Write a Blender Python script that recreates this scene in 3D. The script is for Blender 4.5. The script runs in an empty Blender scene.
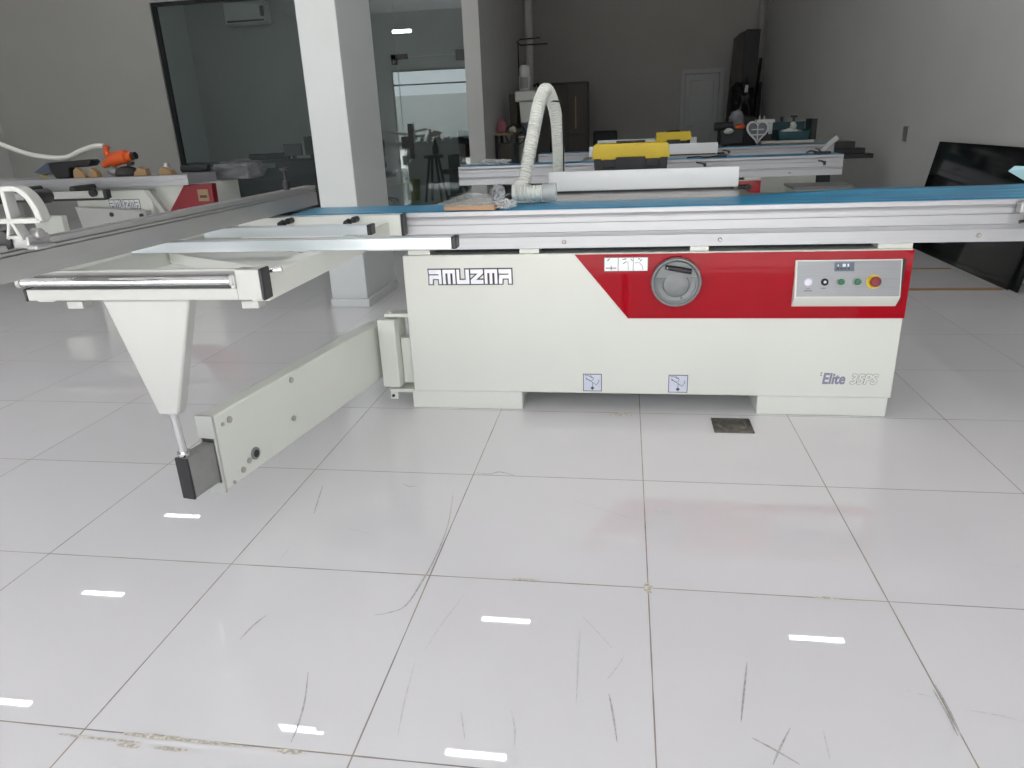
import bpy, bmesh, math, random
from mathutils import Vector, Matrix, noise
random.seed(7)
sc = bpy.context.scene
COL = sc.collection
PI = math.pi

# ------------------------------------------------------------------ materials
def nt_of(name):
    m = bpy.data.materials.new(name); m.use_nodes = True
    nt = m.node_tree; b = nt.nodes['Principled BSDF']
    return m, nt, b
def mat(name, col, rough=.5, metal=0., spec=.5, coat=0., var=.06, scale=6., bump=0., bscale=60., emit=None, estr=0., stretch=None, trans=0., alpha=1., rvar=.05):
    """principled surface whose colour and roughness wander a little with object-space noise"""
    m, nt, b = nt_of(name)
    N, L = nt.nodes, nt.links
    tc = N.new('ShaderNodeTexCoord'); mp = N.new('ShaderNodeMapping'); L.new(tc.outputs['Object'], mp.inputs[0])
    if stretch: mp.inputs['Scale'].default_value = stretch
    no = N.new('ShaderNodeTexNoise'); no.inputs['Scale'].default_value = scale; no.inputs['Detail'].default_value = 4
    L.new(mp.outputs[0], no.inputs[0])
    rp = N.new('ShaderNodeValToRGB')
    c0 = [max(0, c*(1-var)) for c in col]; c1 = [min(1, c*(1+var)) for c in col]
    rp.color_ramp.elements[0].color = (*c0, 1); rp.color_ramp.elements[1].color = (*c1, 1)
    rp.color_ramp.elements[0].position = .3; rp.color_ramp.elements[1].position = .7
    L.new(no.outputs['Fac'], rp.inputs[0]); L.new(rp.outputs[0], b.inputs['Base Color'])
    mr = N.new('ShaderNodeMapRange'); mr.inputs['To Min'].default_value = max(0, rough-rvar); mr.inputs['To Max'].default_value = min(1, rough+rvar)
    L.new(no.outputs['Fac'], mr.inputs[0]); L.new(mr.outputs[0], b.inputs['Roughness'])
    b.inputs['Metallic'].default_value = metal
    b.inputs['Specular IOR Level'].default_value = spec
    b.inputs['Coat Weight'].default_value = coat; b.inputs['Coat Roughness'].default_value = .05
    b.inputs['Transmission Weight'].default_value = trans; b.inputs['Alpha'].default_value = alpha
    if bump:
        n2 = N.new('ShaderNodeTexNoise'); n2.inputs['Scale'].default_value = bscale; L.new(mp.outputs[0], n2.inputs[0])
        bp = N.new('ShaderNodeBump'); bp.inputs['Strength'].default_value = bump; bp.inputs['Distance'].default_value = .01
        L.new(n2.outputs['Fac'], bp.inputs['Height']); L.new(bp.outputs[0], b.inputs['Normal'])
    if emit:
        b.inputs['Emission Color'].default_value = (*emit, 1); b.inputs['Emission Strength'].default_value = estr
    return m
def glass_mat(name, tint, refl, rough=0.):
    m, nt, b = nt_of(name); N, L = nt.nodes, nt.links
    N.remove(b); out = N['Material Output']
    t = N.new('ShaderNodeBsdfTransparent'); t.inputs[0].default_value = (*tint, 1)
    g = N.new('ShaderNodeBsdfGlossy'); g.inputs['Roughness'].default_value = rough; g.inputs[0].default_value = (.9, .97, 1, 1)
    fr = N.new('ShaderNodeFresnel'); fr.inputs[0].default_value = 1.5
    ma = N.new('ShaderNodeMath'); ma.operation = 'ADD'; ma.inputs[1].default_value = refl; ma.use_clamp = True
    L.new(fr.outputs[0], ma.inputs[0])
    mx = N.new('ShaderNodeMixShader'); L.new(ma.outputs[0], mx.inputs[0]); L.new(t.outputs[0], mx.inputs[1]); L.new(g.outputs[0], mx.inputs[2])
    L.new(mx.outputs[0], out.inputs[0])
    return m
def floor_mat():
    m, nt, b = nt_of('polished porcelain tile'); N, L = nt.nodes, nt.links
    tc = N.new('ShaderNodeTexCoord'); sx = N.new('ShaderNodeSeparateXYZ'); L.new(tc.outputs['Object'], sx.inputs[0])
    def mth(op, a, v=None):
        n = N.new('ShaderNodeMath'); n.operation = op
        if hasattr(a, 'links') or hasattr(a, 'is_output'): L.new(a, n.inputs[0])
        else: n.inputs[0].default_value = a
        if v is not None:
            if hasattr(v, 'is_output'): L.new(v, n.inputs[1])
            else: n.inputs[1].default_value = v
        return n.outputs[0]
    wob = N.new('ShaderNodeTexNoise'); wob.inputs['Scale'].default_value = 9; L.new(tc.outputs['Object'], wob.inputs[0])
    def line(o, size):
        q = mth('DIVIDE', o, size); q = mth('ADD', q, .5); q = mth('FRACT', q); q = mth('SUBTRACT', q, .5); q = mth('ABSOLUTE', q); return mth('MULTIPLY', q, size)
    dx, dy = line(sx.outputs[0], .6), line(sx.outputs[1], .608)
    d = mth('MINIMUM', dx, dy)
    w = mth('MULTIPLY', wob.outputs['Fac'], .0022); w = mth('ADD', w, .0006)
    g = mth('LESS_THAN', d, w)
    # tile-to-tile tone
    fx = mth('FLOOR', mth('DIVIDE', sx.outputs[0], .6)); fy = mth('FLOOR', mth('DIVIDE', sx.outputs[1], .608))
    cb = N.new('ShaderNodeCombineXYZ'); L.new(fx, cb.inputs[0]); L.new(fy, cb.inputs[1])
    wn = N.new('ShaderNodeTexWhiteNoise'); wn.noise_dimensions = '3D'; L.new(cb.outputs[0], wn.inputs[0])
    big = N.new('ShaderNodeTexNoise'); big.inputs['Scale'].default_value = 2.2; big.inputs['Detail'].default_value = 5; L.new(tc.outputs['Object'], big.inputs[0])
    sm = mth('ADD', mth('MULTIPLY', wn.outputs['Value'], .35), mth('MULTIPLY', big.outputs['Fac'], .65))
    rp = N.new('ShaderNodeValToRGB'); rp.color_ramp.elements[0].color = (.68, .67, .69, 1); rp.color_ramp.elements[1].color = (.76, .75, .77, 1)
    L.new(sm, rp.inputs[0])
    # dirt: fine specks and a brownish bloom that gathers along the joints
    sp = N.new('ShaderNodeTexNoise'); sp.inputs['Scale'].default_value = 55; sp.inputs['Detail'].default_value = 6; sp.inputs['Roughness'].default_value = .7; L.new(tc.outputs['Object'], sp.inputs[0])
    spk = mth('GREATER_THAN', sp.outputs['Fac'], .735)
    mx0 = N.new('ShaderNodeMix'); mx0.data_type = 'RGBA'; L.new(mth('MULTIPLY', spk, .45), mx0.inputs['Factor']); L.new(rp.outputs[0], mx0.inputs['A']); mx0.inputs['B'].default_value = (.36, .33, .3, 1)
    br = N.new('ShaderNodeTexNoise'); br.inputs['Scale'].default_value = 3.1; br.inputs['Detail'].default_value = 3; L.new(tc.outputs['Object'], br.inputs[0])
    grp = N.new('ShaderNodeValToRGB'); grp.color_ramp.elements[0].color = (.23, .215, .2, 1); grp.color_ramp.elements[1].color = (.34, .29, .22, 1)
    grp.color_ramp.elements[0].position = .45; grp.color_ramp.elements[1].position = .62; L.new(br.outputs['Fac'], grp.inputs[0])
    mx = N.new('ShaderNodeMix'); mx.data_type = 'RGBA'; L.new(g, mx.inputs['Factor']); L.new(mx0.outputs['Result'], mx.inputs['A']); L.new(grp.outputs[0], mx.inputs['B'])
    L.new(mx.outputs['Result'], b.inputs['Base Color'])
    ro = mth('ADD', mth('MULTIPLY', g, .5), mth('ADD', mth('MULTIPLY', big.outputs['Fac'], .02), .006)); L.new(ro, b.inputs['Roughness'])
    b.inputs['Specular IOR Level'].default_value = .55
    return m

M = {}
M['floor'] = floor_mat()
M['scuff'] = mat('grey scuff', (.42, .41, .41), .5, var=.3, scale=90)
M['scuff_light'] = mat('faint scuff', (.57, .56, .565), .4, var=.15, scale=90)
M['dirt'] = mat('brown dirt', (.56, .53, .47), .7, var=.35, scale=120)
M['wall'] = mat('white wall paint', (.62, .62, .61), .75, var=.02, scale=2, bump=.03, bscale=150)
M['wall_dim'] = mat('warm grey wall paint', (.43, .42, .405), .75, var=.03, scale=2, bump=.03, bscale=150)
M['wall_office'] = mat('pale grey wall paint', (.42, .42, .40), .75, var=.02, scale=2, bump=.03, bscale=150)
M['ceiling'] = mat('ceiling paint', (.74, .74, .75), .8, var=.02)
M['pillar'] = mat('glossy white pillar paint', (.63, .66, .66), .45, var=.015, scale=3)
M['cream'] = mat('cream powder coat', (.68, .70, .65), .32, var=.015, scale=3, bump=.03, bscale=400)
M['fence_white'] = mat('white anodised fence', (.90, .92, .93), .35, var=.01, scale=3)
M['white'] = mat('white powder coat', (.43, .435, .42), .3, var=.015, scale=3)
M['red'] = mat('glossy red enamel', (.34, .002, .010), .03, var=.05, scale=2, spec=.17, rvar=.005)
M['red_dark'] = mat('dark red enamel', (.20, .002, .010), .3, var=.05, scale=2)
M['alu'] = mat('anodised aluminium', (.44, .445, .465), .38, metal=.5, var=.03, scale=3, stretch=(.4, 8, 30))
M['alu_grey'] = mat('grey aluminium', (.46, .46, .455), .36, metal=.6, var=.05, scale=3, stretch=(30, .4, 8))
M['alu_blue'] = mat('pale aluminium bar', (.60, .645, .67), .35, metal=.45, var=.03, scale=3, stretch=(.4, 8, 20))
M['steel'] = mat('ground steel', (.46, .44, .42), .3, metal=.7, var=.04, scale=3, rvar=.03)
M['chrome'] = mat('chrome', (.72, .72, .72), .12, metal=1., var=.04, scale=20)
M['brushed'] = mat('brushed steel plate', (.26, .265, .275), .36, metal=.7, var=.06, scale=3, stretch=(1, 1, 60))
M['black'] = mat('black plastic', (.013, .013, .015), .4, var=.2, scale=20)
M['blackgloss'] = mat('black gloss sheet', (.008, .008, .009), .09, var=.2, scale=4, rvar=.02)
M['dark'] = mat('dark shadow steel', (.03, .03, .03), .6, var=.2)
M['grey_tube'] = mat('grey painted steel', (.27, .27, .265), .4, metal=.3, var=.06, scale=30)
M['grey_wheel'] = mat('grey die-cast', (.20, .21, .215), .42, metal=.25, var=.06, scale=40)
M['logo_silver'] = mat('silver lettering', (.80, .80, .86), .3, metal=.2, var=.05, scale=10)
M['outline'] = mat('dark grey ink', (.07, .07, .085), .5)
M['inkblue'] = mat('slate blue ink', (.23, .23, .32), .5)
M['outlgrey'] = mat('light grey outline ink', (.26, .27, .26), .5)
M['sticker'] = mat('pale blue sticker', (.60, .63, .74), .35)
M['sticker_white'] = mat('white sticker', (.85, .87, .88), .35)
M['button_white'] = mat('lit white button', (.62, .60, .75), .3, emit=(.86, .82, 1.), estr=.12)
M['green'] = mat('green button', (.006, .14, .05), .3)
M['yellow'] = mat('yellow plastic', (.70, .50, .01), .4, var=.05)
M['estop'] = mat('dull red mushroom button', (.20, .02, .025), .4)
M['screen'] = mat('slate display', (.10, .12, .16), .2)
M['digit'] = mat('display digits', (.6, .65, .75), .3, emit=(.7, .75, .9), estr=.05)
def film_mat():
    m, nt, b = nt_of('blue protective film'); N, L = nt.nodes, nt.links
    tc = N.new('ShaderNodeTexCoord'); mp = N.new('ShaderNodeMapping'); mp.inputs['Scale'].default_value = (1.1, 24, 1); L.new(tc.outputs['Object'], mp.inputs[0])
    no = N.new('ShaderNodeTexNoise'); no.inputs['Scale'].default_value = 2.2; no.inputs['Detail'].default_value = 6; no.inputs['Distortion'].default_value = .6; L.new(mp.outputs[0], no.inputs[0])
    rp = N.new('ShaderNodeValToRGB'); e = rp.color_ramp.elements
    e[0].position = .35; e[0].color = (.004, .17, .36, 1); e[1].position = .74; e[1].color = (.08, .44, .68, 1)
    L.new(no.outputs['Fac'], rp.inputs[0]); L.new(rp.outputs[0], b.inputs['Base Color'])
    bp = N.new('ShaderNodeBump'); bp.inputs['Strength'].default_value = .55; bp.inputs['Distance'].default_value = .006
    L.new(no.outputs['Fac'], bp.inputs['Height']); L.new(bp.outputs[0], b.inputs['Normal'])
    b.inputs['Roughness'].default_value = .3; b.inputs['Specular IOR Level'].default_value = .35
    return m
M['film'] = film_mat()
M['film_pale'] = mat('pale blue film', (.42, .66, .72), .35, var=.05)
M['hose'] = mat('ribbed white hose', (.66, .67, .63), .45, var=.04, scale=10)
M['clear'] = mat('clear collar plastic', (.62, .64, .63), .15, var=.05, alpha=.38)
M['wrap'] = mat('crumpled clear plastic wrap', (.88, .89, .88), .22, var=.06, scale=14, bump=.5, bscale=22, alpha=.42)
M['wrap_grey'] = mat('grey plastic wrap', (.42, .43, .45), .25, var=.45, scale=22, bump=.5, bscale=22, alpha=.8)
M['wrap_dim'] = mat('dull clear plastic', (.20, .21, .21), .25, var=.3, scale=14, bump=.5, bscale=22, alpha=.5)
M['card'] = mat('brown cardboard', (.44, .28, .16), .8, var=.08, scale=20)
M['card_top'] = mat('pale carton top', (.52, .50, .46), .6, var=.06, scale=8)
M['toolgrey'] = mat('charcoal plastic', (.018, .019, .024), .45, var=.1)
M['glass'] = glass_mat('office glass', (.84, .90, .89), .0)
M['glass_door'] = glass_mat('glass door', (.84, .89, .88), .035)
M['blackframe'] = mat('black aluminium frame', (.01, .01, .012), .4)
M['orange'] = mat('orange plastic', (.62, .09, .012), .4, var=.08)
M['wood'] = mat('pale wood', (.31, .20, .10), .7, var=.2, scale=8, stretch=(1, 8, 1))
M['darkwood'] = mat('dark brown wood', (.045, .032, .022), .5, var=.25, scale=4, stretch=(8, 8, .6))
M['teal'] = mat('teal painted crate', (.012, .07, .085), .5, var=.15)
M['cloth_white'] = mat('white cloth', (.62, .62, .58), .8, var=.06, scale=12)
M['cloth_grey'] = mat('grey cloth', (.20, .20, .22), .9, var=.15, scale=12)
M['navy'] = mat('slate blue plastic', (.07, .09, .13), .4, var=.1)
M['chair'] = mat('black upholstery', (.010, .011, .013), .7, var=.2, scale=20)
M['bottle'] = mat('blue bottle', (.18, .36, .55), .2, var=.05)
M['pink'] = mat('pink bag', (.45, .16, .20), .6, var=.2, scale=20)
M['lamp'] = mat('lit ceiling lamp', (.9, .95, .95), .4, emit=(.92, 1, .98), estr=26.)
M['concrete'] = mat('pale paving', (.50, .49, .47), .85, var=.1, scale=.6)
M['outwall'] = mat('pale boundary wall', (.55, .56, .54), .85, var=.08, scale=.5)
M['doorwhite'] = mat('painted white door', (.47, .49, .49), .45, var=.02)
M['offwhite'] = mat('off white plastic', (.66, .67, .66), .45, var=.02)
M['gold'] = mat('brown trim', (.30, .19, .10), .5, var=.1)
M['drain'] = mat('drain steel', (.15, .14, .12), .35, metal=.7, var=.4, scale=40)
M['lime'] = mat('olive bin plastic', (.16, .17, .03), .5)

# ------------------------------------------------------------------ geometry helpers
class MB:
    def __init__(s): s.bm = bmesh.new(); s.mi = 0
    def _f(s, vs):
        try: f = s.bm.faces.new(vs); f.material_index = s.mi; return f
        except ValueError: return None
    def box(s, x0, x1, y0, y1, z0, z1, mx=None):
        v = [Vector((x, y, z)) for z in (z0, z1) for y in (y0, y1) for x in (x0, x1)]
        if mx is not None: v = [mx @ p for p in v]
        v = [s.bm.verts.new(p) for p in v]
        for q in ((0, 2, 3, 1), (4, 5, 7, 6), (0, 1, 5, 4), (1, 3, 7, 5), (3, 2, 6, 7), (2, 0, 4, 6)): s._f([v[i] for i in q])
        return s
    def prism(s, poly, axis, a, b, mx=None):
        """extrude a 2-D outline along an axis; outline coords are the two remaining axes in x,y,z order"""
        def P(p, t):
            q = {'x': (t, p[0], p[1]), 'y': (p[0], t, p[1]), 'z': (p[0], p[1], t)}[axis]
            q = Vector(q); return mx @ q if mx is not None else q
        A = [s.bm.verts.new(P(p, a)) for p in poly]; B = [s.bm.verts.new(P(p, b)) for p in poly]
        s._f(A); s._f(B[::-1]); n = len(poly)
        for i in range(n): s._f([A[i], B[i], B[(i+1) % n], A[(i+1) % n]])
        return s
    def tube(s, pts, r, seg=12, caps=True):
        pts = [Vector(p) for p in pts]; rr = r if isinstance(r, (list, tuple)) else [r]*len(pts)
        rings = []; up = None
        for i, p in enumerate(pts):
            t = (pts[min(i+1, len(pts)-1)] - pts[max(i-1, 0)]).normalized()
            if up is None:
                up = Vector((0, 0, 1)) if abs(t.z) < .9 else Vector((1, 0, 0))
            a = t.cross(up)
            if a.length < 1e-6: a = t.orthogonal()
            a.normalize(); b = a.cross(t).normalized(); up = b
            rings.append([s.bm.verts.new(p + (a*math.cos(2*PI*k/seg) + b*math.sin(2*PI*k/seg))*rr[i]) for k in range(seg)])
        for A, B in zip(rings, rings[1:]):
            for k in range(seg): s._f([A[k], A[(k+1) % seg], B[(k+1) % seg], B[k]])
        if caps: s._f(rings[0][::-1]); s._f(rings[-1])
        return s
    def cyl(s, p0, p1, r, seg=20, r2=None): return s.tube([p0, p1], [r, r if r2 is None else r2], seg)
    def lathe(s, prof, origin, axis='z', seg=32):
        """prof: (radius, height) pairs"""
        o = Vector(origin); rings = []
        def pt(r, h, a):
            c, q = r*math.cos(a), r*math.sin(a)
            return o + {'z': Vector((c, q, h)), 'y': Vector((c, h, q)), '-y': Vector((c, -h, q)), 'x': Vector((h, c, q))}[axis]
        for r, h in prof:
            rings.append([s.bm.verts.new(pt(0, h, 0))] if r < 1e-6 else [s.bm.verts.new(pt(r, h, 2*PI*k/seg)) for k in range(seg)])
        for A, B in zip(rings, rings[1:]):
            for k in range(seg):
                k2 = (k+1) % seg
                if len(A) == 1 and len(B) == 1: continue
                if len(A) == 1: s._f([A[0], B[k2], B[k]])
                elif len(B) == 1: s._f([A[k], A[k2], B[0]])
                else: s._f([A[k], A[k2], B[k2], B[k]])
        return s
    def strip(s, pts, w, z=None, taper=True):
        """flat ribbon lying in the xy plane"""
        pts = [Vector((p[0], p[1], z if z is not None else p[2])) for p in pts]
        L, R_ = [], []
        n = len(pts)
        for i, p in enumerate(pts):
            t = (pts[min(i+1, n-1)] - pts[max(i-1, 0)]); t.z = 0; t.normalize()
            q = Vector((-t.y, t.x, 0)) * (w/2 * ((.35 + .65*math.sin(PI*i/(n-1))) if taper and n > 2 else 1))
            L.append(s.bm.verts.new(p+q)); R_.append(s.bm.verts.new(p-q))
        for i in range(n-1): s._f([L[i], R_[i], R_[i+1], L[i+1]])
        return s
    def blob(s, c, rx, ry, rz, amp=.25, freq=3., sub=3, flat=None):
        r = bmesh.ops.create_icosphere(s.bm, subdivisions=sub, radius=1.)
        sd = random.random()*50
        for v in r['verts']:
            p = v.co.copy(); k = 1 + amp*noise.noise(p*freq + Vector((sd, sd, sd))) + amp*.5*noise.noise(p*freq*2.3 + Vector((sd, 0, sd)))
            v.co = Vector(c) + Vector((p.x*rx*k, p.y*ry*k, p.z*rz*k))
            if flat is not None and v.co.z < flat: v.co.z = flat
        for f in s.bm.faces:
            if all(v in r['verts'] for v in f.verts[:1]): pass
        return s
    def build(s, name, m, parent=None, bevel=0., smooth=None, kind=None, label=None):
        bmesh.ops.recalc_face_normals(s.bm, faces=s.bm.faces)
        me = bpy.data.meshes.new(name)
        off = Vector((0, 0, 0)); p = parent
        while p is not None: off += p.location; p = p.parent
        s.bm.transform(Matrix.Translation(-off)); s.bm.to_mesh(me); s.bm.free()
        for mm in (m if isinstance(m, (list, tuple)) else [m]): me.materials.append(M[mm])
        o = bpy.data.objects.new(name, me); COL.objects.link(o)
        if parent is not None: o.parent = parent
        if smooth is None: smooth = True
        if smooth:
            me.shade_smooth(); me.set_sharp_from_angle(angle=math.radians(35))
        if bevel:
            bv = o.modifiers.new('Bevel', 'BEVEL'); bv.width = bevel; bv.segments = 2; bv.limit_method = 'ANGLE'; bv.angle_limit = math.radians(35)
        if kind: o['kind'] = kind
        if label: o['label'] = label
        return o
def thing(name, label, cat, loc=(0, 0, 0), group=None):
    o = bpy.data.objects.new(name, None); o.empty_display_size = .05; COL.objects.link(o); o.location = loc
    o['label'] = label; o['category'] = cat
    if group: o['group'] = group
    return o
def tag(o, label, cat, group=None):
    o['label'] = label; o['category'] = cat
    if group: o['group'] = group
    return o
def B(x0, x1, y0, y1, z0, z1, mx=None): return MB().box(x0, x1, y0, y1, z0, z1, mx)
def rotz(c, a): return Matrix.Translation(c) @ Matrix.Rotation(a, 4, 'Z') @ Matrix.Translation(-Vector(c))
def roty(c, a): return Matrix.Translation(c) @ Matrix.Rotation(a, 4, 'Y') @ Matrix.Translation(-Vector(c))
def rotx(c, a): return Matrix.Translation(c) @ Matrix.Rotation(a, 4, 'X') @ Matrix.Translation(-Vector(c))
def smooth_path(pts, n=12):
    P = [Vector(p) for p in pts]; P = [P[0]] + P + [P[-1]]; out = []
    for i in range(1, len(P)-2):
        a, b, c, d = P[i-1:i+3]
        for k in range(n):
            t = k/n
            out.append(.5*((2*b) + (c-a)*t + (2*a-5*b+4*c-d)*t*t + (3*b-a-3*c+d)*t**3))
    out.append(P[-2]); return out
def text_mesh(txt, x, z, h, y, m, parent, name, shear=0., bold=0., grow=0., xend=None):
    """lettering standing in an xz plane that faces -y; grow thickens the strokes by laying shifted copies over each other"""
    cu = bpy.data.curves.new(name, 'FONT'); cu.body = txt; cu.size = 1.; cu.shear = shear; cu.offset = bold; cu.extrude = 0
    ob = bpy.data.objects.new(name + '_curve', cu); COL.objects.link(ob)
    dg = bpy.context.evaluated_depsgraph_get(); me0 = bpy.data.meshes.new_from_object(ob.evaluated_get(dg))
    bpy.data.objects.remove(ob); bpy.data.curves.remove(cu)
    xs = [v.co.x for v in me0.vertices]; ys = [v.co.y for v in me0.vertices]
    x0, x1, y0, y1 = min(xs), max(xs), min(ys), max(ys)
    b = MB()
    for k in range(9):
        if k and not grow: break
        n0 = len(b.bm.verts); b.bm.from_mesh(me0); b.bm.verts.ensure_lookup_table()
        dx = grow*math.cos(k*PI/4) if k else 0; dz = grow*math.sin(k*PI/4) if k else 0
        for v in b.bm.verts[n0:]:
            v.co = Vector((x + dx + (v.co.x-x0)/(x1-x0)*(xend-x), y + k*.00001, z + dz + (v.co.y-y0)/(y1-y0)*h))
    bpy.data.meshes.remove(me0)
    return b.build(name, m, parent, smooth=False)

# ------------------------------------------------------------------ the room
XR, XL, YF, YB, H = 3.86, -8.5, -2.6, 15.2, 4.4
YG = 9.5                                        # glass office front
def struct(name, mb, m, parent=None, bevel=0.): return mb.build(name, m, parent, bevel=bevel, kind=None if parent else 'structure')
fb = MB(); fb.mi = 0
fb.box(XL-.2, XR+.2, YF, YB+.2, -.1, 0)
SC = {
'A': [(.56, 1.064), (.588, .873), (.593, .703), (.584, .562), (.569, .47), (.533, .438), (.499, .426)], 'B': [(.079, 1.099), (.105, .994), (.129, .903)],
'C': [(.412, .213), (.441, .13), (.456, .062), (.461, .016)], 'D': [(1.415, .351), (1.396, .263), (1.376, .172)], 'E': [(1.105, .22), (1.115, .162), (1.124, .093)],
'G': [(1.803, .321), (1.803, .246), (1.799, .179)], 'G2': [(1.793, .306), (1.795, .234), (1.793, .183)], 'Q': [(.607, 1.229), (.659, 1.225), (.693, 1.243), (.751, 1.217)],
'J': [(1.472, .167), (1.442, .114), (1.421, .072)], 'I': [(1.392, .133), (1.431, .108), (1.472, .078)], 'R': [(.365, 1.128), (.39, 1.112), (.422, 1.117)], 'M': [(.194, .3), (.2, .35), (.215, .396)]}
SL = {'F': [(.934, 1.079), (1.091, .994), (1.23, .928)], 'H': [(1.835, .255), (1.898, .246), (1.935, .234)], 'K': [(.716, .535), (.687, .425), (.665, .313)],
'L': [(.136, .715), (.136, .68), (.136, .641)], 'P': [(1.03, .422), (1.033, .285), (1.036, .181)], 'K2': [(.653, .268), (.663, .154), (.676, .06)], 'N': [(.793, .135), (.805, .1), (.817, .063)],
'T': [(.219, .842), (.301, .819), (.394, .787)], 'W': [(1.139, .345), (1.12, .3), (1.1, .261)], 'X': [(1.032, .475), (1.079, .409), (1.109, .366)], 'Y': [(1.735, .299), (1.76, .29), (1.788, .283)], 'Z': [(1.536, .169), (1.533, .13), (1.531, .096)],
'S1': [(1.21, 1.02), (1.25, 1.01), (1.29, 1.0)], 'S2': [(.9, .15), (.915, .1), (.92, .06)], 'S3': [(2.1, .8), (2.2, .79), (2.28, .76)], 'S4': [(2.0, .95), (2.06, .93), (2.15, .935)]}
fb.mi = 1
for i, (k, p) in enumerate(SC.items()): fb.strip(smooth_path([(a, b, .0004+.00002*i) for a, b in p], 6), .0045 if k != 'Q' else .008)
fb.mi = 2
for i, (k, p) in enumerate(SL.items()): fb.strip(smooth_path([(a, b, .0007+.00002*i) for a, b in p], 6), .003)
fb.mi = 3
for i, (x, y, rx, ry) in enumerate([(.17, -.002, .085, .006), (.28, -.004, .09, .004), (.125, -.03, .025, .006), (.22, -.028, .04, .005), (.469, -.006, .03, .006), (1.116, 1.80, .05, .02), (1.2, .607, .012, .025), (.87, .612, .04, .005), (1.65, .607, .03, .005), (.05, -.02, .1, .003)]):
    z = .0012+.00003*i
    vs = [fb.bm.verts.new((x+rx*math.cos(2*PI*k/26)*(1+.45*noise.noise(Vector((k*.9, i*3., 0)))), y+ry*math.sin(2*PI*k/26)*(1+.6*noise.noise(Vector((k*.8, i*5., 2)))), z)) for k in range(26)]
    fb._f(vs)
fb.build('floor', ['floor', 'scuff', 'scuff_light', 'dirt'], kind='structure', smooth=False)
struct('ceiling', B(XL-.2, XR+.2, YF, YB+.2, H, H+.1), 'ceiling')
struct('wall_right', B(XR, XR+.2, YF, YB+.2, 0, H), 'wall')
struct('wall_left', B(XL-.2, XL, YF, YB+.2, 0, H), 'wall')
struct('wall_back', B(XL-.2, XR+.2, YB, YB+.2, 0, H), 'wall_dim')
# shop front behind the camera: an opening with mullions
OX0, OX1, OZ = -5.95, 3.5, 2.85
fw = MB(); fw.box(XL-.2, OX0, YF-.2, YF, -.1, H); fw.box(OX1, XR+.2, YF-.2, YF, -.1, H); fw.box(OX0, OX1, YF-.2, YF, OZ, H)
struct('wall_front', fw, 'wall')
sf = MB()
for k in range(5): x = OX0 + (OX1-OX0)*k/4; sf.box(x-.035, x+.035, YF-.14, YF-.06, 0, OZ)
sf.box(OX0, OX1, YF-.14, YF-.06, 2.40, 2.44); sf.box(OX0, OX1, YF-.14, YF-.06, OZ-.06, OZ)
struct('window_front', sf, 'blackframe')
# wall with the glass office behind it
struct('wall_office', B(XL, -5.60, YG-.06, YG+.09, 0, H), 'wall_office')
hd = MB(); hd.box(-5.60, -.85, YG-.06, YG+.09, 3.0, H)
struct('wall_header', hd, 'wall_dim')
struct('wall_stub', B(-1.075, -.85, YG-.06, YB, 0, H), 'wall')
wf = MB()
wf.box(-5.60, -5.555, YG-.03, YG+.05, 0, 3.0); wf.box(-5.555, -1.075, YG-.03, YG+.05, 2.955, 3.0); wf.box(-3.13, -3.09, YG-.03, YG+.05, 0, 2.955); wf.box(-5.555, -3.09, YG-.03, YG+.05, 0, .05)
w1 = struct('window_office', B(-5.555, -3.13, YG+.004, YG+.014, .05, 2.955), 'glass')
wf.build('window_frame', 'blackframe', w1)
w2 = struct('window_sidelight', B(-3.09, -2.055, YG+.004, YG+.014, 0, 2.955), 'glass_door')
w3 = struct('window_transom', B(-2.05, -1.08, YG+.004, YG+.014, 2.115, 2.955), 'glass_door')
d1 = struct('door_office', B(-2.046, -1.085, YG+.004, YG+.014, .01, 2.108), 'glass_door')
pf = MB(); pf.box(-2.13, -1.90, YG-.012, YG+.03, 2.085, 2.15); pf.box(-2.13, -2.055, YG-.012, YG+.03, 2.02, 2.15); pf.build('patch_fitting', 'black', d1, bevel=.004)
B(-1.21, -1.08, YG-.012, YG+.03, 2.035, 2.165).build('patch_fitting', 'black', d1, bevel=.004)
B(-2.085, -1.985, YG-.012, YG+.03, .905, 1.065).build('lock_case', 'black', d1, bevel=.004)
hm = MB(); hm.box(-1.965, -1.90, YG-.06, YG-.035, .76, 1.24); hm.box(-1.945, -1.92, YG-.04, YG, .84, .87); hm.box(-1.945, -1.92, YG-.04, YG, 1.13, 1.16); hm.build('door_handle', 'black', d1, bevel=.003)
# office back wall keeps the room's own far wall; pillar in front of it
pb = MB(); pb.box(-.925, -.66, 3.69, 4.35, .06, H); pb.box(-.935, -.648, 3.68, 4.36, 0, .06)
pl = struct('pillar', pb, 'pillar', bevel=.006); pl.name = 'trim_pillar'
# back-wall door
d2 = struct('door_back', B(2.32, 2.98, YB-.05, YB, 0, 1.98), 'doorwhite', bevel=.004)
fr = MB(); fr.box(2.22, 2.31, YB-.09, YB, 0, 2.08); fr.box(2.99, 3.08, YB-.09, YB, 0, 2.08); fr.box(2.31, 2.99, YB-.09, YB, 1.99, 2.08); fr.build('door_frame', 'doorwhite', d2, bevel=.004)
pn = MB(); pn.box(2.42, 2.88, YB-.065, YB-.045, 1.05, 1.86); pn.box(2.42, 2.88, YB-.065, YB-.045, .15, .92); pn.build('door_panel', 'doorwhite', d2, bevel=.008)
MB().cyl((2.38, YB-.11, .98), (2.50, YB-.11, .98), .012).build('door_handle', 'steel', d2)
# skirting on the right wall (brown base line seen beside the machine)
struct('baseboard_right', B(XR-.012, XR, YF, YB, 0, .07), 'wall')
# outside
struct('ground_outside', B(-30, 30, -40, YF-.001, -.14, -.02), 'concrete')
struct('wall_boundary', B(-30, 30, -24.3, -24, -.05, 3.0), 'outwall')

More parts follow.
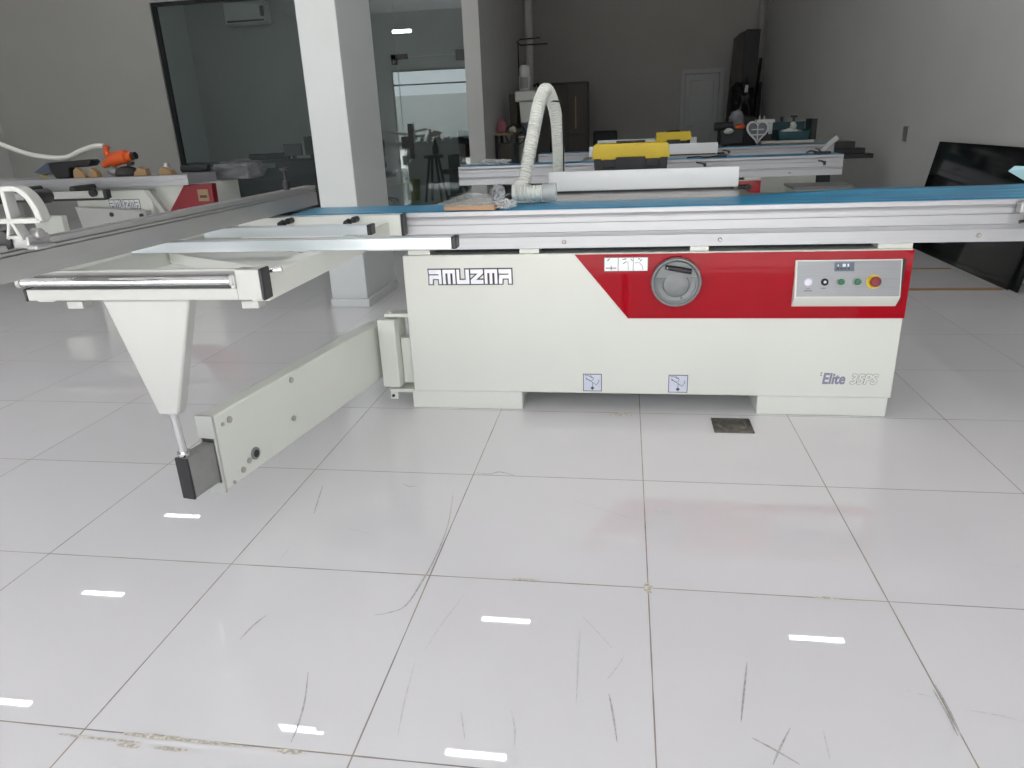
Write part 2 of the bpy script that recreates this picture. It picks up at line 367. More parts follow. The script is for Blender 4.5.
# ------------------------------------------------------------------ sliding table saws
GLYPH = {  # block letters with a slanted inner cut, on a unit cell
'A': [[(0, 1), (1, 1), (1, 0), (.78, 0), (.78, .36), (.30, .36), (.26, 0), (.0, 0), (.04, .62), (.78, .62), (.78, .70), (.02, .70)]],
'M': [[(0, 0), (0, 1), (1, 1), (1, 0), (.78, 0), (.78, .75), (.61, .75), (.61, 0), (.39, 0), (.39, .75), (.22, .75), (.22, 0)]],
'U': [[(0, 1), (.22, 1), (.22, .28), (.72, .28), (.72, 1), (1, 1), (1, 0), (0, 0)]],
'Z': [[(0, 1), (1, 1), (1, .72), (.42, .28), (1, .28), (1, 0), (0, 0), (0, .28), (.58, .72), (0, .72)]]}
def logo(parent, x0, x1, z0, z1, y):
    word = 'AMUZMA'; n = len(word); w = (x1-x0)/n
    for outline in (True, False):
        b = MB()
        for i, ch in enumerate(word):
            for poly in GLYPH[ch]:
                g = .10*w
                pts = [(x0 + i*w + g/2 + p[0]*(w-g), z0 + p[1]*(z1-z0)) for p in poly]
                if outline:   # grow by an offset
                    c = len(pts); out = []
                    area = sum(pts[k][0]*pts[(k+1) % c][1]-pts[(k+1) % c][0]*pts[k][1] for k in range(c)); sg = 1 if area > 0 else -1
                    for k in range(c):
                        a, q, d = Vector(pts[k-1]), Vector(pts[k]), Vector(pts[(k+1) % c])
                        e1 = (q-a).normalized(); e2 = (d-q).normalized()
                        n1 = Vector((e1.y, -e1.x))*sg; n2 = Vector((e2.y, -e2.x))*sg
                        bs = n1+n2; bs = bs/max(.35, bs.length_squared)*2 if bs.length > 1e-4 else n1
                        out.append(tuple(q + bs*.005))
                    pts = out
                b.prism(pts, 'y', y-(.0012 if outline else .0032), y)
        b.build('logo_outline' if outline else 'logo_letters', 'outline' if outline else 'logo_silver', parent, smooth=False, label='dark outlined maker name in block capitals' if outline else 'silver block capitals reading the maker name')
def lever(parent, x, y, z, name='clamp_lever', dx=-.06, dz=.015, r=.008):
    b = MB(); b.cyl((x, y, z-.02), (x, y, z+.008), r*1.25); b.tube([(x, y, z), (x+dx*.5, y-.004, z+dz*.6), (x+dx, y-.008, z+dz)], [r*.95, r*.8, r*.7], 10)
    return b.build(name, 'black', parent, label='black clamp lever')
def saw(name, label, ox, oy, full=True, cab_x1=2.19, table_x1=1.66, black_rail=False, red=True):
    r = thing(name, label, 'table saw', (ox+1.2, oy+1.84, 0))
    X = lambda v: v+ox
    Y = lambda v: v+oy
    def bx(x0, x1, y0, y1, z0, z1): return B(X(x0), X(x1), Y(y0), Y(y1), z0, z1)
    cabb = MB(); cabb.box(X(.212), X(cab_x1), Y(1.835), Y(2.55), .083, .681)
    cab = cabb.build('cabinet', 'cream', r, bevel=.004)
    for a, b in ((.2, .695), (1.677, 2.182)): bx(a, b, 1.839, 2.5, 0, .083).build('base_block', 'cream', r, bevel=.004)
    for a, b in ((.235, .33), (.703, .784), (1.378, 1.45), (2.068, 2.19)): bx(a, b, 1.845, 1.95, .6815, .7015).build('spacer', 'cream', r, bevel=.002)
    bx(.25, 2.12, 1.93, 2.12, .6815, .7015).build('gap_shade', 'dark', r)  # dark bed block that paints the shade in the gap under the beam
    # sliding beam
    prof = [(1.84, .702), (1.84, .747), (1.843, .751), (1.846, .762), (1.841, .766), (1.841, .800), (1.848, .801), (1.848, .806), (1.84, .807), (1.84, .821), (1.8445, .822), (1.8445, .827), (1.84, .834), (1.838, .836), (1.838, .853),
            (2.13, .853), (2.13, .702)]
    bm_ = MB(); bm_.prism([(Y(p[0]), p[1]) for p in prof], 'x', X(-.27), X(2.80)); beam = bm_.build('sliding_beam', 'alu', r, label='long ribbed aluminium sliding beam')
    fl = MB(); nx, ny = 90, 8
    grid = [[fl.bm.verts.new((X(-.265 + 3.06*i/nx), Y(1.845 + .28*j/ny), .8548 + .0018*noise.noise(Vector((i*.22+oy, j*1.3, 0))) + (.003*max(0, noise.noise(Vector((i*.12, j*.5, 5+oy)))) if i > 30 else 0) + (.022*min(1, (i-52)/14)*(j/ny)**2 if i > 52 and oy == 0 else 0))) for j in range(ny+1)] for i in range(nx+1)]
    for i in range(nx):
        for j in range(ny): fl._f([grid[i][j], grid[i+1][j], grid[i+1][j+1], grid[i][j+1]])
    sk = fl.build('protective_film', 'film', r, label='shiny blue protective film'); so = sk.modifiers.new('Solid', 'SOLIDIFY'); so.thickness = .0012; so.offset = -1
    for sx_ in (.886, 1.489, 2.407):
        s_ = MB().lathe([(.0, .003), (.004, .003), (.008, .006), (.0085, .0), (.0085, -.002)], (X(sx_), Y(1.84), .726), '-y', 16); s_.build('screw', 'steel', beam)
    # cast-iron table behind the beam and its rip fence
    bx(.75, table_x1, 2.145, 2.78, .80, .856).build('saw_table', 'steel', r, bevel=.003, label='ground steel saw table')
    bx(.78, table_x1-.05, 2.2, 3.30 if oy == 0 else 2.9, .76, .80).build('table_rib', 'cream', r)
    if oy == 0: bx(.75, table_x1, 2.782, 3.35, .80, .8555).build('saw_table', 'steel', r, bevel=.003)
    fx0, fx1, fy = (.765, 1.635, 2.46) if oy == 0 else (.80-ox, 1.92-ox, 2.46)
    rf = bx(fx0, fx1, fy, fy+.03, .8665, .955).build('rip_fence', 'fence_white', r, bevel=.003, label='white upright rip fence plate')
    bx(fx0+.25, fx1-.25, fy+.03, fy+.09, .857, .90).build('fence_bracket', 'cream', rf, bevel=.003)
    bx(fx0+.02, fx1-.02, fy+.004, fy+.026, .8565, .8665).build('fence_foot', 'black', rf)
    bx(table_x1+.0, 2.05, 2.46, 2.54, .79, .83).build('fence_rail', 'steel', r)
    kb = MB(); kb.cyl((X(fx1+.045), Y(fy-.0), .862), (X(fx1+.045), Y(fy+.03), .862), .014); kb.tube([(X(fx1+.0), Y(fy+.015), .862), (X(fx1+.045), Y(fy+.015), .862)], .012); kb.build('fence_knob', 'black', r)
    # red panel, wheel, controls
    if red:
        rp = MB().prism([(X(.928), .676), (X(cab_x1+.003), .676), (X(cab_x1+.003), .414), (X(1.143), .414)], 'y', Y(1.831), Y(1.836))
        rp.build('red_panel', 'red', r, label='glossy red slanted front panel')
    if not full:
        logo(r, X(.318), X(.672), .56, .62, Y(1.835))
        for lx, dd in ((1.75-ox*0, -.07), (2.66, -.05)): lever(r, X(lx), Y(1.825), .815 if lx < 2 else .80, dx=dd)
        if black_rail:
            bx(2.66, 2.80, 1.86, 2.3, .40, .69).build('black_block', 'black', r, bevel=.006)  # black box filling the dark gap right of the cream cabinet
            b = MB(); b.box(X(2.82), X(3.02), Y(1.9), Y(2.2), .80, .868); b.box(X(2.82), X(3.12), Y(1.88), Y(2.1), .745, .80); b.box(X(2.82), X(3.20), Y(1.86), Y(2.05), .70, .745)
            b.build('rail_extension', 'black', r, bevel=.006, label='black stepped rail end')
        return r
    st = bx(1.045, 1.218, 1.8285, 1.831, .608, .664).build('instruction_sticker', 'sticker_white', r)
    b = MB()
    for p in ((1.045, 1.047, .608, .664), (1.216, 1.218, .608, .664), (1.045, 1.218, .608, .6095), (1.045, 1.218, .6625, .664), (1.100, 1.102, .608, .664), (1.159, 1.161, .608, .664), (1.052, 1.094, .620, .623), (1.072, 1.075, .613, .630)):
        b.box(p[0], p[1], 1.8278, 1.8286, p[2], p[3])
    b.tube([(1.058, 1.828, .650), (1.068, 1.828, .659)], .0018, 6); b.tube([(1.118, 1.828, .656), (1.132, 1.828, .657)], .0018, 6); b.tube([(1.120, 1.828, .638), (1.131, 1.828, .646)], .0014, 6); b.tube([(1.131, 1.828, .646), (1.139, 1.828, .646), (1.141, 1.828, .612)], .0008, 6)
    b.tube([(1.150, 1.828, .658), (1.157, 1.828, .650)], .0016, 6); b.tube([(1.178, 1.828, .657), (1.187, 1.828, .657)], .0016, 6); b.tube([(1.186, 1.828, .648), (1.194, 1.828, .655)], .0014, 6); b.tube([(1.166, 1.828, .641), (1.184, 1.828, .643), (1.196, 1.828, .628), (1.198, 1.828, .612)], .0008, 6)
    b.build('sticker_drawing', 'outline', st, smooth=False)
    cx, cz, yf = 1.328, .565, 1.831
    hw = MB().lathe([(.0925, 0), (.0975, .004), (.0975, .022), (.094, .0265), (.089, .0265), (.086, .021), (.081, .018), (.0, .018)], (cx, yf, cz), '-y', 56)
    wheel = hw.build('handwheel', 'grey_wheel', r, label='grey round handwheel')
    b = MB()
    seg = [(cx+.083*math.cos(a), cz+.083*math.sin(a)) for a in [math.radians(14+152*k/24) for k in range(25)]]
    b.prism(seg, 'y', yf-.0235, yf-.0175); b.build('wheel_face', 'grey_wheel', wheel, bevel=.0015)
    b = MB(); b.lathe([(.050, .018), (.048, .0225), (.044, .024), (.0, .024)], (cx, yf, cz-.008), '-y', 40)
    for rad in (.074, .053):
        b.tube([(cx+rad*math.cos(a), yf-.018, cz-.005+rad*math.sin(a)) for a in [math.radians(172+196*k/30) for k in range(31)]], .0022, 6)
    b.build('wheel_hub', 'grey_wheel', wheel)
    b = MB(); b.tube([(cx-.045, yf-.032, cz+.063), (cx+.0, yf-.033, cz+.055), (cx+.056, yf-.032, cz+.045)], [.0095, .0105, .0105], 14)
    hd_ = b.build('folding_handle', 'black', wheel, label='black folding handle')
    MB().cyl((cx-.037, yf-.042, cz+.0615), (cx-.037, yf-.044, cz+.0615), .003, 10).build('handle_pin', 'white', wheel)
    MB().cyl((cx+.022, yf-.0172, cz-.062), (cx+.022, yf-.0192, cz-.062), .0035, 10).build('wheel_hole', 'black', wheel)
    # control panel
    cp = MB()
    P = [(1.772, .642), (2.157, .642), (2.157, .500), (2.150, .462), (1.772, .462), (1.776, .507)]
    prof = [(1.832, .643), (1.826, .645), (1.796, .506), (1.800, .498), (1.831, .462), (1.836, .462), (1.836, .643)]
    cp.prism(prof, 'x', 1.773, 2.155); cpo = cp.build('control_panel', 'cream', r, bevel=.002, label='white wedge shaped control panel housing')
    ang = math.atan2(.030, .139)
    def onp(u, v, d=0):  # point on the sloping plate: u along x, v down the slope from its top
        return Vector((u, 1.826 - v*math.sin(ang) - d*math.cos(ang), .645 - v*math.cos(ang) + d*math.sin(ang)))
    def plate(u0, u1, v0, v1, d0, d1):
        b = MB(); v = [b.bm.verts.new(onp(u, w, d)) for d in (d0, d1) for w in (v0, v1) for u in (u0, u1)]
        for q in ((0, 2, 3, 1), (4, 5, 7, 6), (0, 1, 5, 4), (1, 3, 7, 5), (3, 2, 6, 7), (2, 0, 4, 6)): b._f([v[i] for i in q])
        return b
    plate(1.780, 2.150, .005, .139, -.0004, .001).build('face_plate', 'brushed', cpo, label='brushed steel face plate')
    B(2.1555, 2.166, 1.8255, 1.8312, .478, .645).build('side_gap', 'black', cpo)
    def knob(u, v, prof, nm, m, lab=None):
        b = MB(); o = onp(u, v); ax = Vector((0, -math.cos(ang), math.sin(ang))); a = Vector((1, 0, 0)); c = ax.cross(a)
        rings = []
        for rr, h in prof:
            rings.append([b.bm.verts.new(o + ax*h + (a*math.cos(2*PI*k/24) + c*math.sin(2*PI*k/24))*max(rr, 1e-4)) for k in range(24)])
        for A, Bq in zip(rings, rings[1:]):
            for k in range(24): b._f([A[k], A[(k+1) % 24], Bq[(k+1) % 24], Bq[k]])
        b._f(rings[-1]); return b.build(nm, m, cpo, label=lab)
    plate(1.914, 1.984, .010, .044, .001, .0035).build('display', 'screen', cpo, label='slate grey digital display')
    b = plate(1.924, 1.928, .019, .025, .0035, .0042)
    for u in (1.942, 1.947, 1.959): b.bm.from_mesh((lambda q: (q.bm.to_mesh(tmp_me), tmp_me)[1])(plate(u, u+.006, .016, .027, .0035, .0042)))
    b.build('display_digit', 'digit', cpo, smooth=False)
    b = plate(1.921, 1.929, .031, .037, .0035, .005)
    for u in (1.934, 1.947, 1.960): b.bm.from_mesh((lambda q: (q.bm.to_mesh(tmp_me), tmp_me)[1])(plate(u, u+.008, .031, .037, .0035, .005)))
    b.build('display_key', 'black', cpo, smooth=False)
    vb = .084
    knob(1.821, vb, [(.0155, .001), (.0155, .004), (.0125, .0042)], 'button_ring', 'steel'); knob(1.821, vb, [(.0125, .004), (.0125, .007), (.010, .009)], 'lit_button', 'button_white', 'lit white round button')
    knob(1.881, vb, [(.0135, .001), (.0135, .005), (.011, .008), (.009, .005), (.006, .005)], 'key_switch', 'black', 'black key switch'); knob(1.881, vb, [(.005, .004), (.005, .009), (.004, .009)], 'key_slot', 'steel')
    for u in (1.938, 1.997):
        knob(u, vb, [(.0145, .001), (.0145, .009), (.0125, .0095)], 'button_ring', 'white'); knob(u, vb, [(.0120, .009), (.0120, .016), (.010, .018)], 'push_button', 'green', 'green push button')
    knob(2.056, vb, [(.026, .001), (.026, .003), (.020, .0035)], 'emergency_disc', 'yellow', 'yellow disc behind the stop button'); knob(2.056, vb, [(.010, .0035), (.010, .018), (.019, .019), (.0195, .027), (.015, .031), (.0, .032)], 'emergency_stop', 'estop', 'dull red mushroom stop button')
    b = plate(1.815, 1.829, .108, .1105, .001, .0014)
    for q in ((1.807, 1.837, .115, .1185),): b.bm.from_mesh((lambda q: (q.bm.to_mesh(tmp_me), tmp_me)[1])(plate(*q, .001, .0014)))
    b.build('button_caption', 'outline', cpo, smooth=False); plate(1.868, 1.886, .106, .1085, .001, .0014).build('button_caption', 'outline', cpo, smooth=False)
    b = MB()
    o = onp(1.932, .116, .0012)
    b.tube([tuple(onp(1.938+.007*math.cos(2*PI*k/16), .116+.007*math.sin(2*PI*k/16), .0012)) for k in range(17)], .0006, 5);
    b.build('button_symbol', 'outlgrey', cpo, smooth=False)
    MB().tube([tuple(onp(1.997, .110, .0012)), tuple(onp(1.997, .122, .0012))], .0006, 5).build('button_symbol', 'outlgrey', cpo, smooth=False)
    # lettering and stickers on the cabinet
    logo(r, .318, .672, .561, .621, 1.835)
    text_mesh('Elite', 1.923, .140, .046, 1.8345, 'inkblue', r, 'model_lettering', shear=.12, bold=.012, grow=.0013, xend=2.008)
    text_mesh('35PS', 2.029, .141, .042, 1.8346, 'outlgrey', r, 'model_number_outline', shear=.2, bold=.012, grow=.0030, xend=2.131)
    text_mesh('35PS', 2.029, .141, .042, 1.8340, 'cream', r, 'model_number', shear=.2, bold=.012, grow=.0010, xend=2.131)
    b = MB()
    for zz in (.174, .184): b.box(1.912, 1.918, 1.8342, 1.8352, zz, zz+.005)
    b.build('model_dots', 'gold', r, smooth=False)
    for x0 in (.959, 1.314):
        s_ = B(x0, x0+.079, 1.8335, 1.8352, .093, .171).build('lifting_sticker', 'outline', r, label='small dark edged sticker showing a fork lift')
        B(x0+.003, x0+.076, 1.8329, 1.8336, .096, .168).build('sticker_face', 'sticker', s_)
        b = MB(); y_ = 1.8326
        b.prism([(x0+.031, .108), (x0+.0395, .117), (x0+.048, .108), (x0+.0395, .099)], 'y', y_-.0004, y_+.0004)
        for q in ([(.012, .152), (.040, .134), (.040, .118)], [(.040, .134), (.056, .121), (.068, .140), (.062, .146)], [(.016, .148), (.030, .140), (.036, .142)], [(.030, .166), (.044, .152), (.040, .143)], [(.008, .163), (.022, .164), (.038, .154)], [(.012, .146), (.017, .150), (.012, .154)]):
            b.tube([(x0+a, y_, c) for a, c in q], .0012, 5)
        b.build('sticker_drawing', 'outline', s_, smooth=False)
    # crosscut frame
    cf = MB(); cf.box(-.62, .235, 1.785, 1.8375, .770, .854); c_ = cf.build('back_rail', 'cream', r, bevel=.003)
    B(.2352, .2445, 1.783, 1.8385, .768, .856).build('end_cap', 'black', c_, bevel=.003)
    st_ = MB(); st_.box(.135, .188, .7275, 1.784, .757, .828); st_.build('side_tube', 'cream', r, bevel=.004, label='cream box tube from rail to rail')
    MB().box(-.515, -.462, .7275, 1.784, .757, .828).build('side_tube', 'cream', r, bevel=.004)
    br_ = MB(); br_.prism([(.134, .93), (.134, 1.19), (-.461, 1.54), (-.461, 1.28)], 'z', .762, .80); br_.build('diagonal_brace', 'cream', r, bevel=.003)
    fr_ = MB(); fr_.prism([(.684, .771), (.684, .802), (.715, .802), (.715, .848), (.727, .848), (.727, .771)], 'x', -.50, .125)
    fr_.box(.125, .192, .684, .727, .771, .851)
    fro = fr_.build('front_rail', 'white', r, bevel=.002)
    B(.1922, .2015, .682, .729, .769, .853).build('end_cap', 'black', fro, bevel=.004); B(-.5085, -.5002, .682, .729, .769, .804).build('end_cap', 'black', fro, bevel=.003)
    B(-.49, .12, .7125, .7148, .8025, .842).build('notch_strip', 'grey_tube', fro)  # grey strip lining the notch behind the roller
    MB().cyl((-.508, .690, .821), (.112, .690, .821), .0125, 24).build('roller', 'chrome', fro, label='chrome roller along the front rail')
    b = MB(); b.lathe([(.0, .0), (.017, .0), (.017, .012), (.0, .012)], (.110, .690, .822), 'x', 24); b.box(.112, .1255, .678, .705, .8025, .838); b.build('roller_bracket', 'white', fro, bevel=.003)
    b = MB(); b.lathe([(.0, .0), (.015, .0), (.015, .012), (.0, .012)], (-.521, .690, .821), 'x', 24); b.build('roller_bracket', 'white', fro)
    for xx in (.10, -.43): B(xx, xx+.05, .735, .775, .735, .7565).build('rail_foot', 'white', r, bevel=.002)
    MB().cyl((.189, .748, .835), (.222, .756, .838), .008, 14).build('bolt', 'chrome', r)
    # support bars across the frame
    for (x0, x1, y0, lab) in ((-.47, .605, 1.10, 'front'), (-.40, .225, 1.42, 'rear')):
        pr_ = [(y0, .829), (y0, .862), (y0+.012, .862), (y0+.012, .858), (y0+.034, .858), (y0+.034, .862), (y0+.046, .862), (y0+.046, .829)]
        ba = MB().prism(pr_, 'x', x0, x1).build('support_bar', 'alu_blue', r, label='pale aluminium support bar')
        B(x1+.0002, x1+.016, y0-.001, y0+.047, .827, .864).build('end_cap', 'black', ba, bevel=.003)
    for xx in (-.238, .042):
        b = MB(); b.cyl((xx+.012, 1.7845, .842), (xx+.012, 1.745, .842), .012, 16); b.cyl((xx-.012, 1.755, .834), (xx-.012, 1.725, .830), .014, 16); b.tube([(xx+.012, 1.75, .84), (xx-.012, 1.74, .832), (xx+.02, 1.66, .829)], .006, 8); b.build('clamp_knob', 'black', r)
    # crosscut fence, turned a little off the square
    ang2 = math.atan2(.075, 1.65); mxf = rotz((-.265, 2.15, 0), -ang2)
    pf_ = [(-.265, .8655), (-.265, .9235), (-.275, .9235), (-.275, .927), (-.266, .927), (-.266, .9335), (-.276, .9335), (-.276, .937), (-.267, .937), (-.267, .951), (-.282, .951), (-.282, .940), (-.292, .940), (-.292, .951), (-.318, .951), (-.318, .8655)]
    b = MB(); b.prism(pf_, 'y', .43, 2.15, mxf); fo = b.build('crosscut_fence', 'alu_grey', r, label='long grey slotted crosscut fence')
    b = MB(); b.box(-.320, -.263, .335, .43, .860, .945, mxf); b.build('fence_end_block', 'white', fo, bevel=.02)
    b = MB(); b.cyl((-.306, 1.945, .951), (-.306, 1.945, .962), .013); b.cyl((-.306, 1.945, .962), (-.306, 1.945, .988), .016); b.cyl((-.306, 1.945, .988), (-.306, 1.945, 1.03), .006); b.lathe([(.0, .0), (.006, .0), (.020, .004), (.020, .012), (.0, .014)], (-.306, 1.945, 1.028), 'z', 18)
    b.build('stop_plunger', 'black', fo, label='black spring plunger on the fence')
    for yy, xx in ((2.06, -.29),): MB().cyl((xx, yy, .94), (xx, yy, .95), .008).build('set_screw', 'gold', fo)
    # flip stop: an open quarter-round aluminium casting
    fs = MB(); y0, y1 = .495, .525
    def bar2(a, c, w):
        a, c = Vector(a), Vector(c); t = (c-a).normalized(); n = Vector((-t.y, t.x))*w/2
        fs.prism([tuple(a+n), tuple(c+n), tuple(c-n), tuple(a-n)], 'y', y0, y1)
    an = [math.radians(3+87*k/16) for k in range(17)]
    fs.prism([(-.283+.058*math.cos(a), 1.003+.085*math.sin(a)) for a in an] + [(-.285+.044*math.cos(a), 1.003+.073*math.sin(a)) for a in an][::-1], 'y', y0, y1)
    bar2((-.280, 1.082), (-.42, 1.082), .013); bar2((-.232, 1.008), (-.42, 1.008), .012); bar2((-.311, 1.08), (-.312, 1.008), .012)
    bar2((-.316, 1.006), (-.330, .966), .008); bar2((-.309, 1.006), (-.292, .962), .009); bar2((-.330, .970), (-.296, .970), .008)
    fso = fs.build('flip_stop', 'white', fo, bevel=.002, label='white open quarter round flip stop')
    b = MB(); b.box(-.330, -.285, .505, .575, .941, .972); b.cyl((-.300, .54, .972), (-.275, .54, .972), .014); b.box(-.29, -.262, .5, .56, .938, .95); b.build('stop_clamp', 'alu_grey', fo, bevel=.004)
    MB().cyl((-.352, .50, .962), (-.352, .56, .962), .024, 20).build('stop_knob', 'black', fo)
    MB().cyl((-.285, .545, 1.056), (-.285, .60, 1.056), .018, 16).build('stop_adjuster', 'black', fo)
    # leg, foot rod, swing arm
    lg = MB()
    lg.prism([(-.281, .7705), (-.022, .7705), (-.124, .442), (-.128, .434), (-.186, .434), (-.190, .442)], 'y', .690, .735)
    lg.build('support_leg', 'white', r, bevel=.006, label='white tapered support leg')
    b = MB(); b.cyl((-.160, .716, .434), (-.163, .728, .30), .0115, 18); b.cyl((-.163, .728, .30), (-.1635, .729, .286), .019, 18); b.build('foot_rod', 'chrome', r)
    sl = math.atan(.15); mxa = rotz((-.113, .83, 0), -sl)
    ar = MB(); ar.box(-.172, -.113, .83, 1.97, .118, .372, mxa); aro = ar.build('swing_arm', 'cream', r, bevel=.006, label='cream boxed swing arm under the crosscut frame')
    b = MB()   # end plate with the slot the tube runs through
    for q in ((-.174, -.111, .300, .376), (-.174, -.111, .112, .150), (-.174, -.166, .150, .300), (-.119, -.111, .150, .300)): b.box(q[0], q[1], .817, .8295, q[2], q[3], mxa)
    b.build('end_plate', 'white', aro, bevel=.003)
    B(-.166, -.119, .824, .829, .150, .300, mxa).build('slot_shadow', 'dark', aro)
    tb = MB(); tb.box(-.1645, -.1215, .708, .823, .155, .287, mxa); tbo = tb.build('extension_tube', 'grey_tube', aro, bevel=.003, label='grey square extension tube')
    B(-.1655, -.1205, .699, .7075, .153, .289, mxa).build('tube_cap', 'black', aro, bevel=.003)
    for (yy, zz, rr) in ((.895, .335, .011), (.862, .333, .006), (1.24, .345, .011), (1.22, .205, .010), (.95, .165, .010), (.915, .148, .010), (.865, .128, .006)):
        p0 = mxa @ Vector((-.1132, yy, zz)); p1 = mxa @ Vector((-.1085, yy, zz)); MB().cyl(p0, p1, rr, 16).build('screw', 'steel', aro)
    p0 = mxa @ Vector((-.1132, .985, .175)); b = MB()
    ax = (mxa.to_3x3() @ Vector((1, 0, 0)))
    b.cyl(p0, p0+ax*.006, .021, 22); b.build('grommet', 'grey_tube', aro); MB().cyl(p0+ax*.006, p0+ax*.008, .013, 18).build('grommet_hole', 'black', aro)
    hb = rotz((.11, 1.9, 0), -.12)
    B(.068, .150, 1.852, 1.97, .090, .400, hb).build('hinge_box', 'cream', r, bevel=.004)
    b = MB(); b.box(.095, .2115, 1.87, 1.94, .408, .424); b.cyl((.118, 1.885, .424), (.118, 1.885, .432), .008); b.build('hinge_bracket', 'cream', r, bevel=.002)
    b = MB(); b.box(.088, .2115, 1.865, 1.94, .062, .078); b.box(.090, .125, 1.862, 1.89, .030, .062); b.build('hinge_bracket', 'cream', r, bevel=.002)
    MB().cyl((.104, 1.862, .047), (.104, 1.857, .047), .007, 12).build('hinge_bolt', 'black', r)
    B(.152, .2105, 1.89, 1.96, .10, .31).build('hinge_block', 'cream', r, bevel=.003)
    # stop at the right end of the beam and the loose film corner
    b = MB(); b.box(2.51, 2.58, 1.80, 1.8375, .805, .845); b.build('end_stop', 'alu_grey', r, bevel=.006)
    lever(r, 2.58, 1.80, .79, dx=-.07, dz=-.012)
    b = MB(); g0 = [(2.60, 2.05, .856), (2.85, 2.05, .856), (2.90, 2.16, .875), (2.62, 2.19, .93), (2.66, 2.21, .945), (2.95, 2.2, .94)]
    v = [b.bm.verts.new(p) for p in [(2.79, 2.10, .857), (2.82, 2.02, .857), (2.90, 2.14, .845), (2.70, 2.20, .882), (2.633, 2.20, .921), (2.66, 2.215, .938), (2.80, 2.215, .93)]]
    b._f([v[0], v[1], v[2], v[3]]); b._f([v[3], v[2], v[6], v[4]]); b._f([v[4], v[6], v[5]])
    o = b.build('loose_film', 'film_pale', r, smooth=False, label='pale blue peeled film corner'); so = o.modifiers.new('Solid', 'SOLIDIFY'); so.thickness = .002
    return r
tmp_me = bpy.data.meshes.new('scratch')
saw('sliding_table_saw', 'large cream sliding table saw in front with red control panel and crosscut frame', 0, 0, True)
saw('sliding_table_saw', 'cream sliding table saw standing directly behind the front one, film-covered beam', 0, 3.26, False, table_x1=2.0)
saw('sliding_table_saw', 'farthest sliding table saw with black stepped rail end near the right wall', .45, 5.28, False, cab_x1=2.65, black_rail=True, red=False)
bpy.data.meshes.remove(tmp_me)

# ------------------------------------------------------------------ things on the front saw
# flat carton in plastic on the film
t = thing('flat_carton', 'flat brown carton wrapped in clear plastic lying on the blue film', 'carton', (.52, 1.95, .8585))
b = MB(); b.prism([(.405, 1.835), (.615, 1.815), (.63, 2.09), (.45, 2.11)], 'z', .860, .877); b.build('carton', ['card'], t, bevel=.002)
b = MB(); b.prism([(.407, 1.838), (.613, 1.818), (.627, 2.088), (.452, 2.108)], 'z', .8775, .8785); b.build('carton_top', 'card_top', t)
b = MB(); nx = 14
g = [[b.bm.verts.new(((.37+.23*i/nx)+.03*j/nx+.006*noise.noise(Vector((i*.7, j*.7, 3))), 1.812+.42*j/nx-.03*i/nx, .882+.010*abs(noise.noise(Vector((i*.6, j*.6, 0))))+.012*max(0, noise.noise(Vector((i*.25, j*.3, 9)))))) for j in range(nx+1)] for i in range(nx+1)]
for i in range(nx):
    for j in range(nx): b._f([g[i][j], g[i+1][j], g[i+1][j+1], g[i][j+1]])
b.build('plastic_wrap', 'wrap', t)
b = MB(); b.blob((.645, 1.90, .872), .04, .055, .018, .5, 3.5, 4, .8585); b.build('wrap_end', 'wrap', t)
b = MB(); b.blob((.60, 1.995, .905), .030, .04, .034, .35, 3., 4, .8585); b.build('wrap_bundle', 'wrap_grey', t, label='crumpled grey plastic bundle')
# dust hose
def ribbed(pts, r, pitch=.0125, depth=.0042, seg=18):
    P = smooth_path(pts, 40); L_ = [0]
    for a, c in zip(P, P[1:]): L_.append(L_[-1] + (c-a).length)
    tot = L_[-1]; n = int(tot/pitch*4); out, rr = [], []; j = 0
    for k in range(n+1):
        s_ = tot*k/n
        while j < len(L_)-2 and L_[j+1] < s_: j += 1
        f = (s_-L_[j])/max(1e-9, L_[j+1]-L_[j]); out.append(P[j].lerp(P[j+1], min(1, f))); rr.append(r - depth + depth*math.cos(2*PI*s_/pitch))
    return MB().tube(out, rr, seg)
t = thing('dust_hose', 'white ribbed dust extraction hose looped up over the front saw', 'hose', (.70, 2.2, .8585))
ribbed([(.690, 2.13, .915), (.703, 2.15, .99), (.727, 2.20, 1.12), (.753, 2.27, 1.26), (.778, 2.345, 1.31), (.806, 2.42, 1.22), (.811, 2.48, 1.10), (.808, 2.535, .98), (.802, 2.555, .89)], .030).build('hose_loop', 'hose', t)
ribbed([(.655, 2.075, .898), (.72, 2.075, .8975), (.782, 2.075, .897)], .0365).build('hose_stub', 'hose', t)
b = MB(); b.lathe([(.038, 0), (.040, .004), (.040, .012), (.036, .016)], (.651, 2.075, .898), 'x', 24); b.blob((.68, 2.12, .915), .038, .038, .036, .06, 2, 3); b.build('hose_elbow', 'hose', t)
b = MB(); b.lathe([(.036, 0), (.0395, .003), (.0395, .056), (.038, .058), (.036, .056), (.036, .004)], (.779, 2.075, .8985), 'x', 28); b.build('clear_collar', 'clear', t, label='clear plastic collar on the hose end')
b = MB(); b.tube([(.785, 2.37, 1.265), (.81, 2.355, 1.264), (.842, 2.36, 1.26)], .0035, 8); b.tube([(.84, 2.42, 1.20), (.838, 2.47, 1.08), (.833, 2.51, .89)], .0035, 8); b.build('hose_tie', 'black', t)
b = MB(); b.lathe([(.0, .032), (.018, .03), (.03, .016), (.032, 0), (0, 0)], (.905, 2.9, .857), 'z', 20); tag(b.build('cap', 'orange'), 'small red orange cap behind the white hose', 'cap')
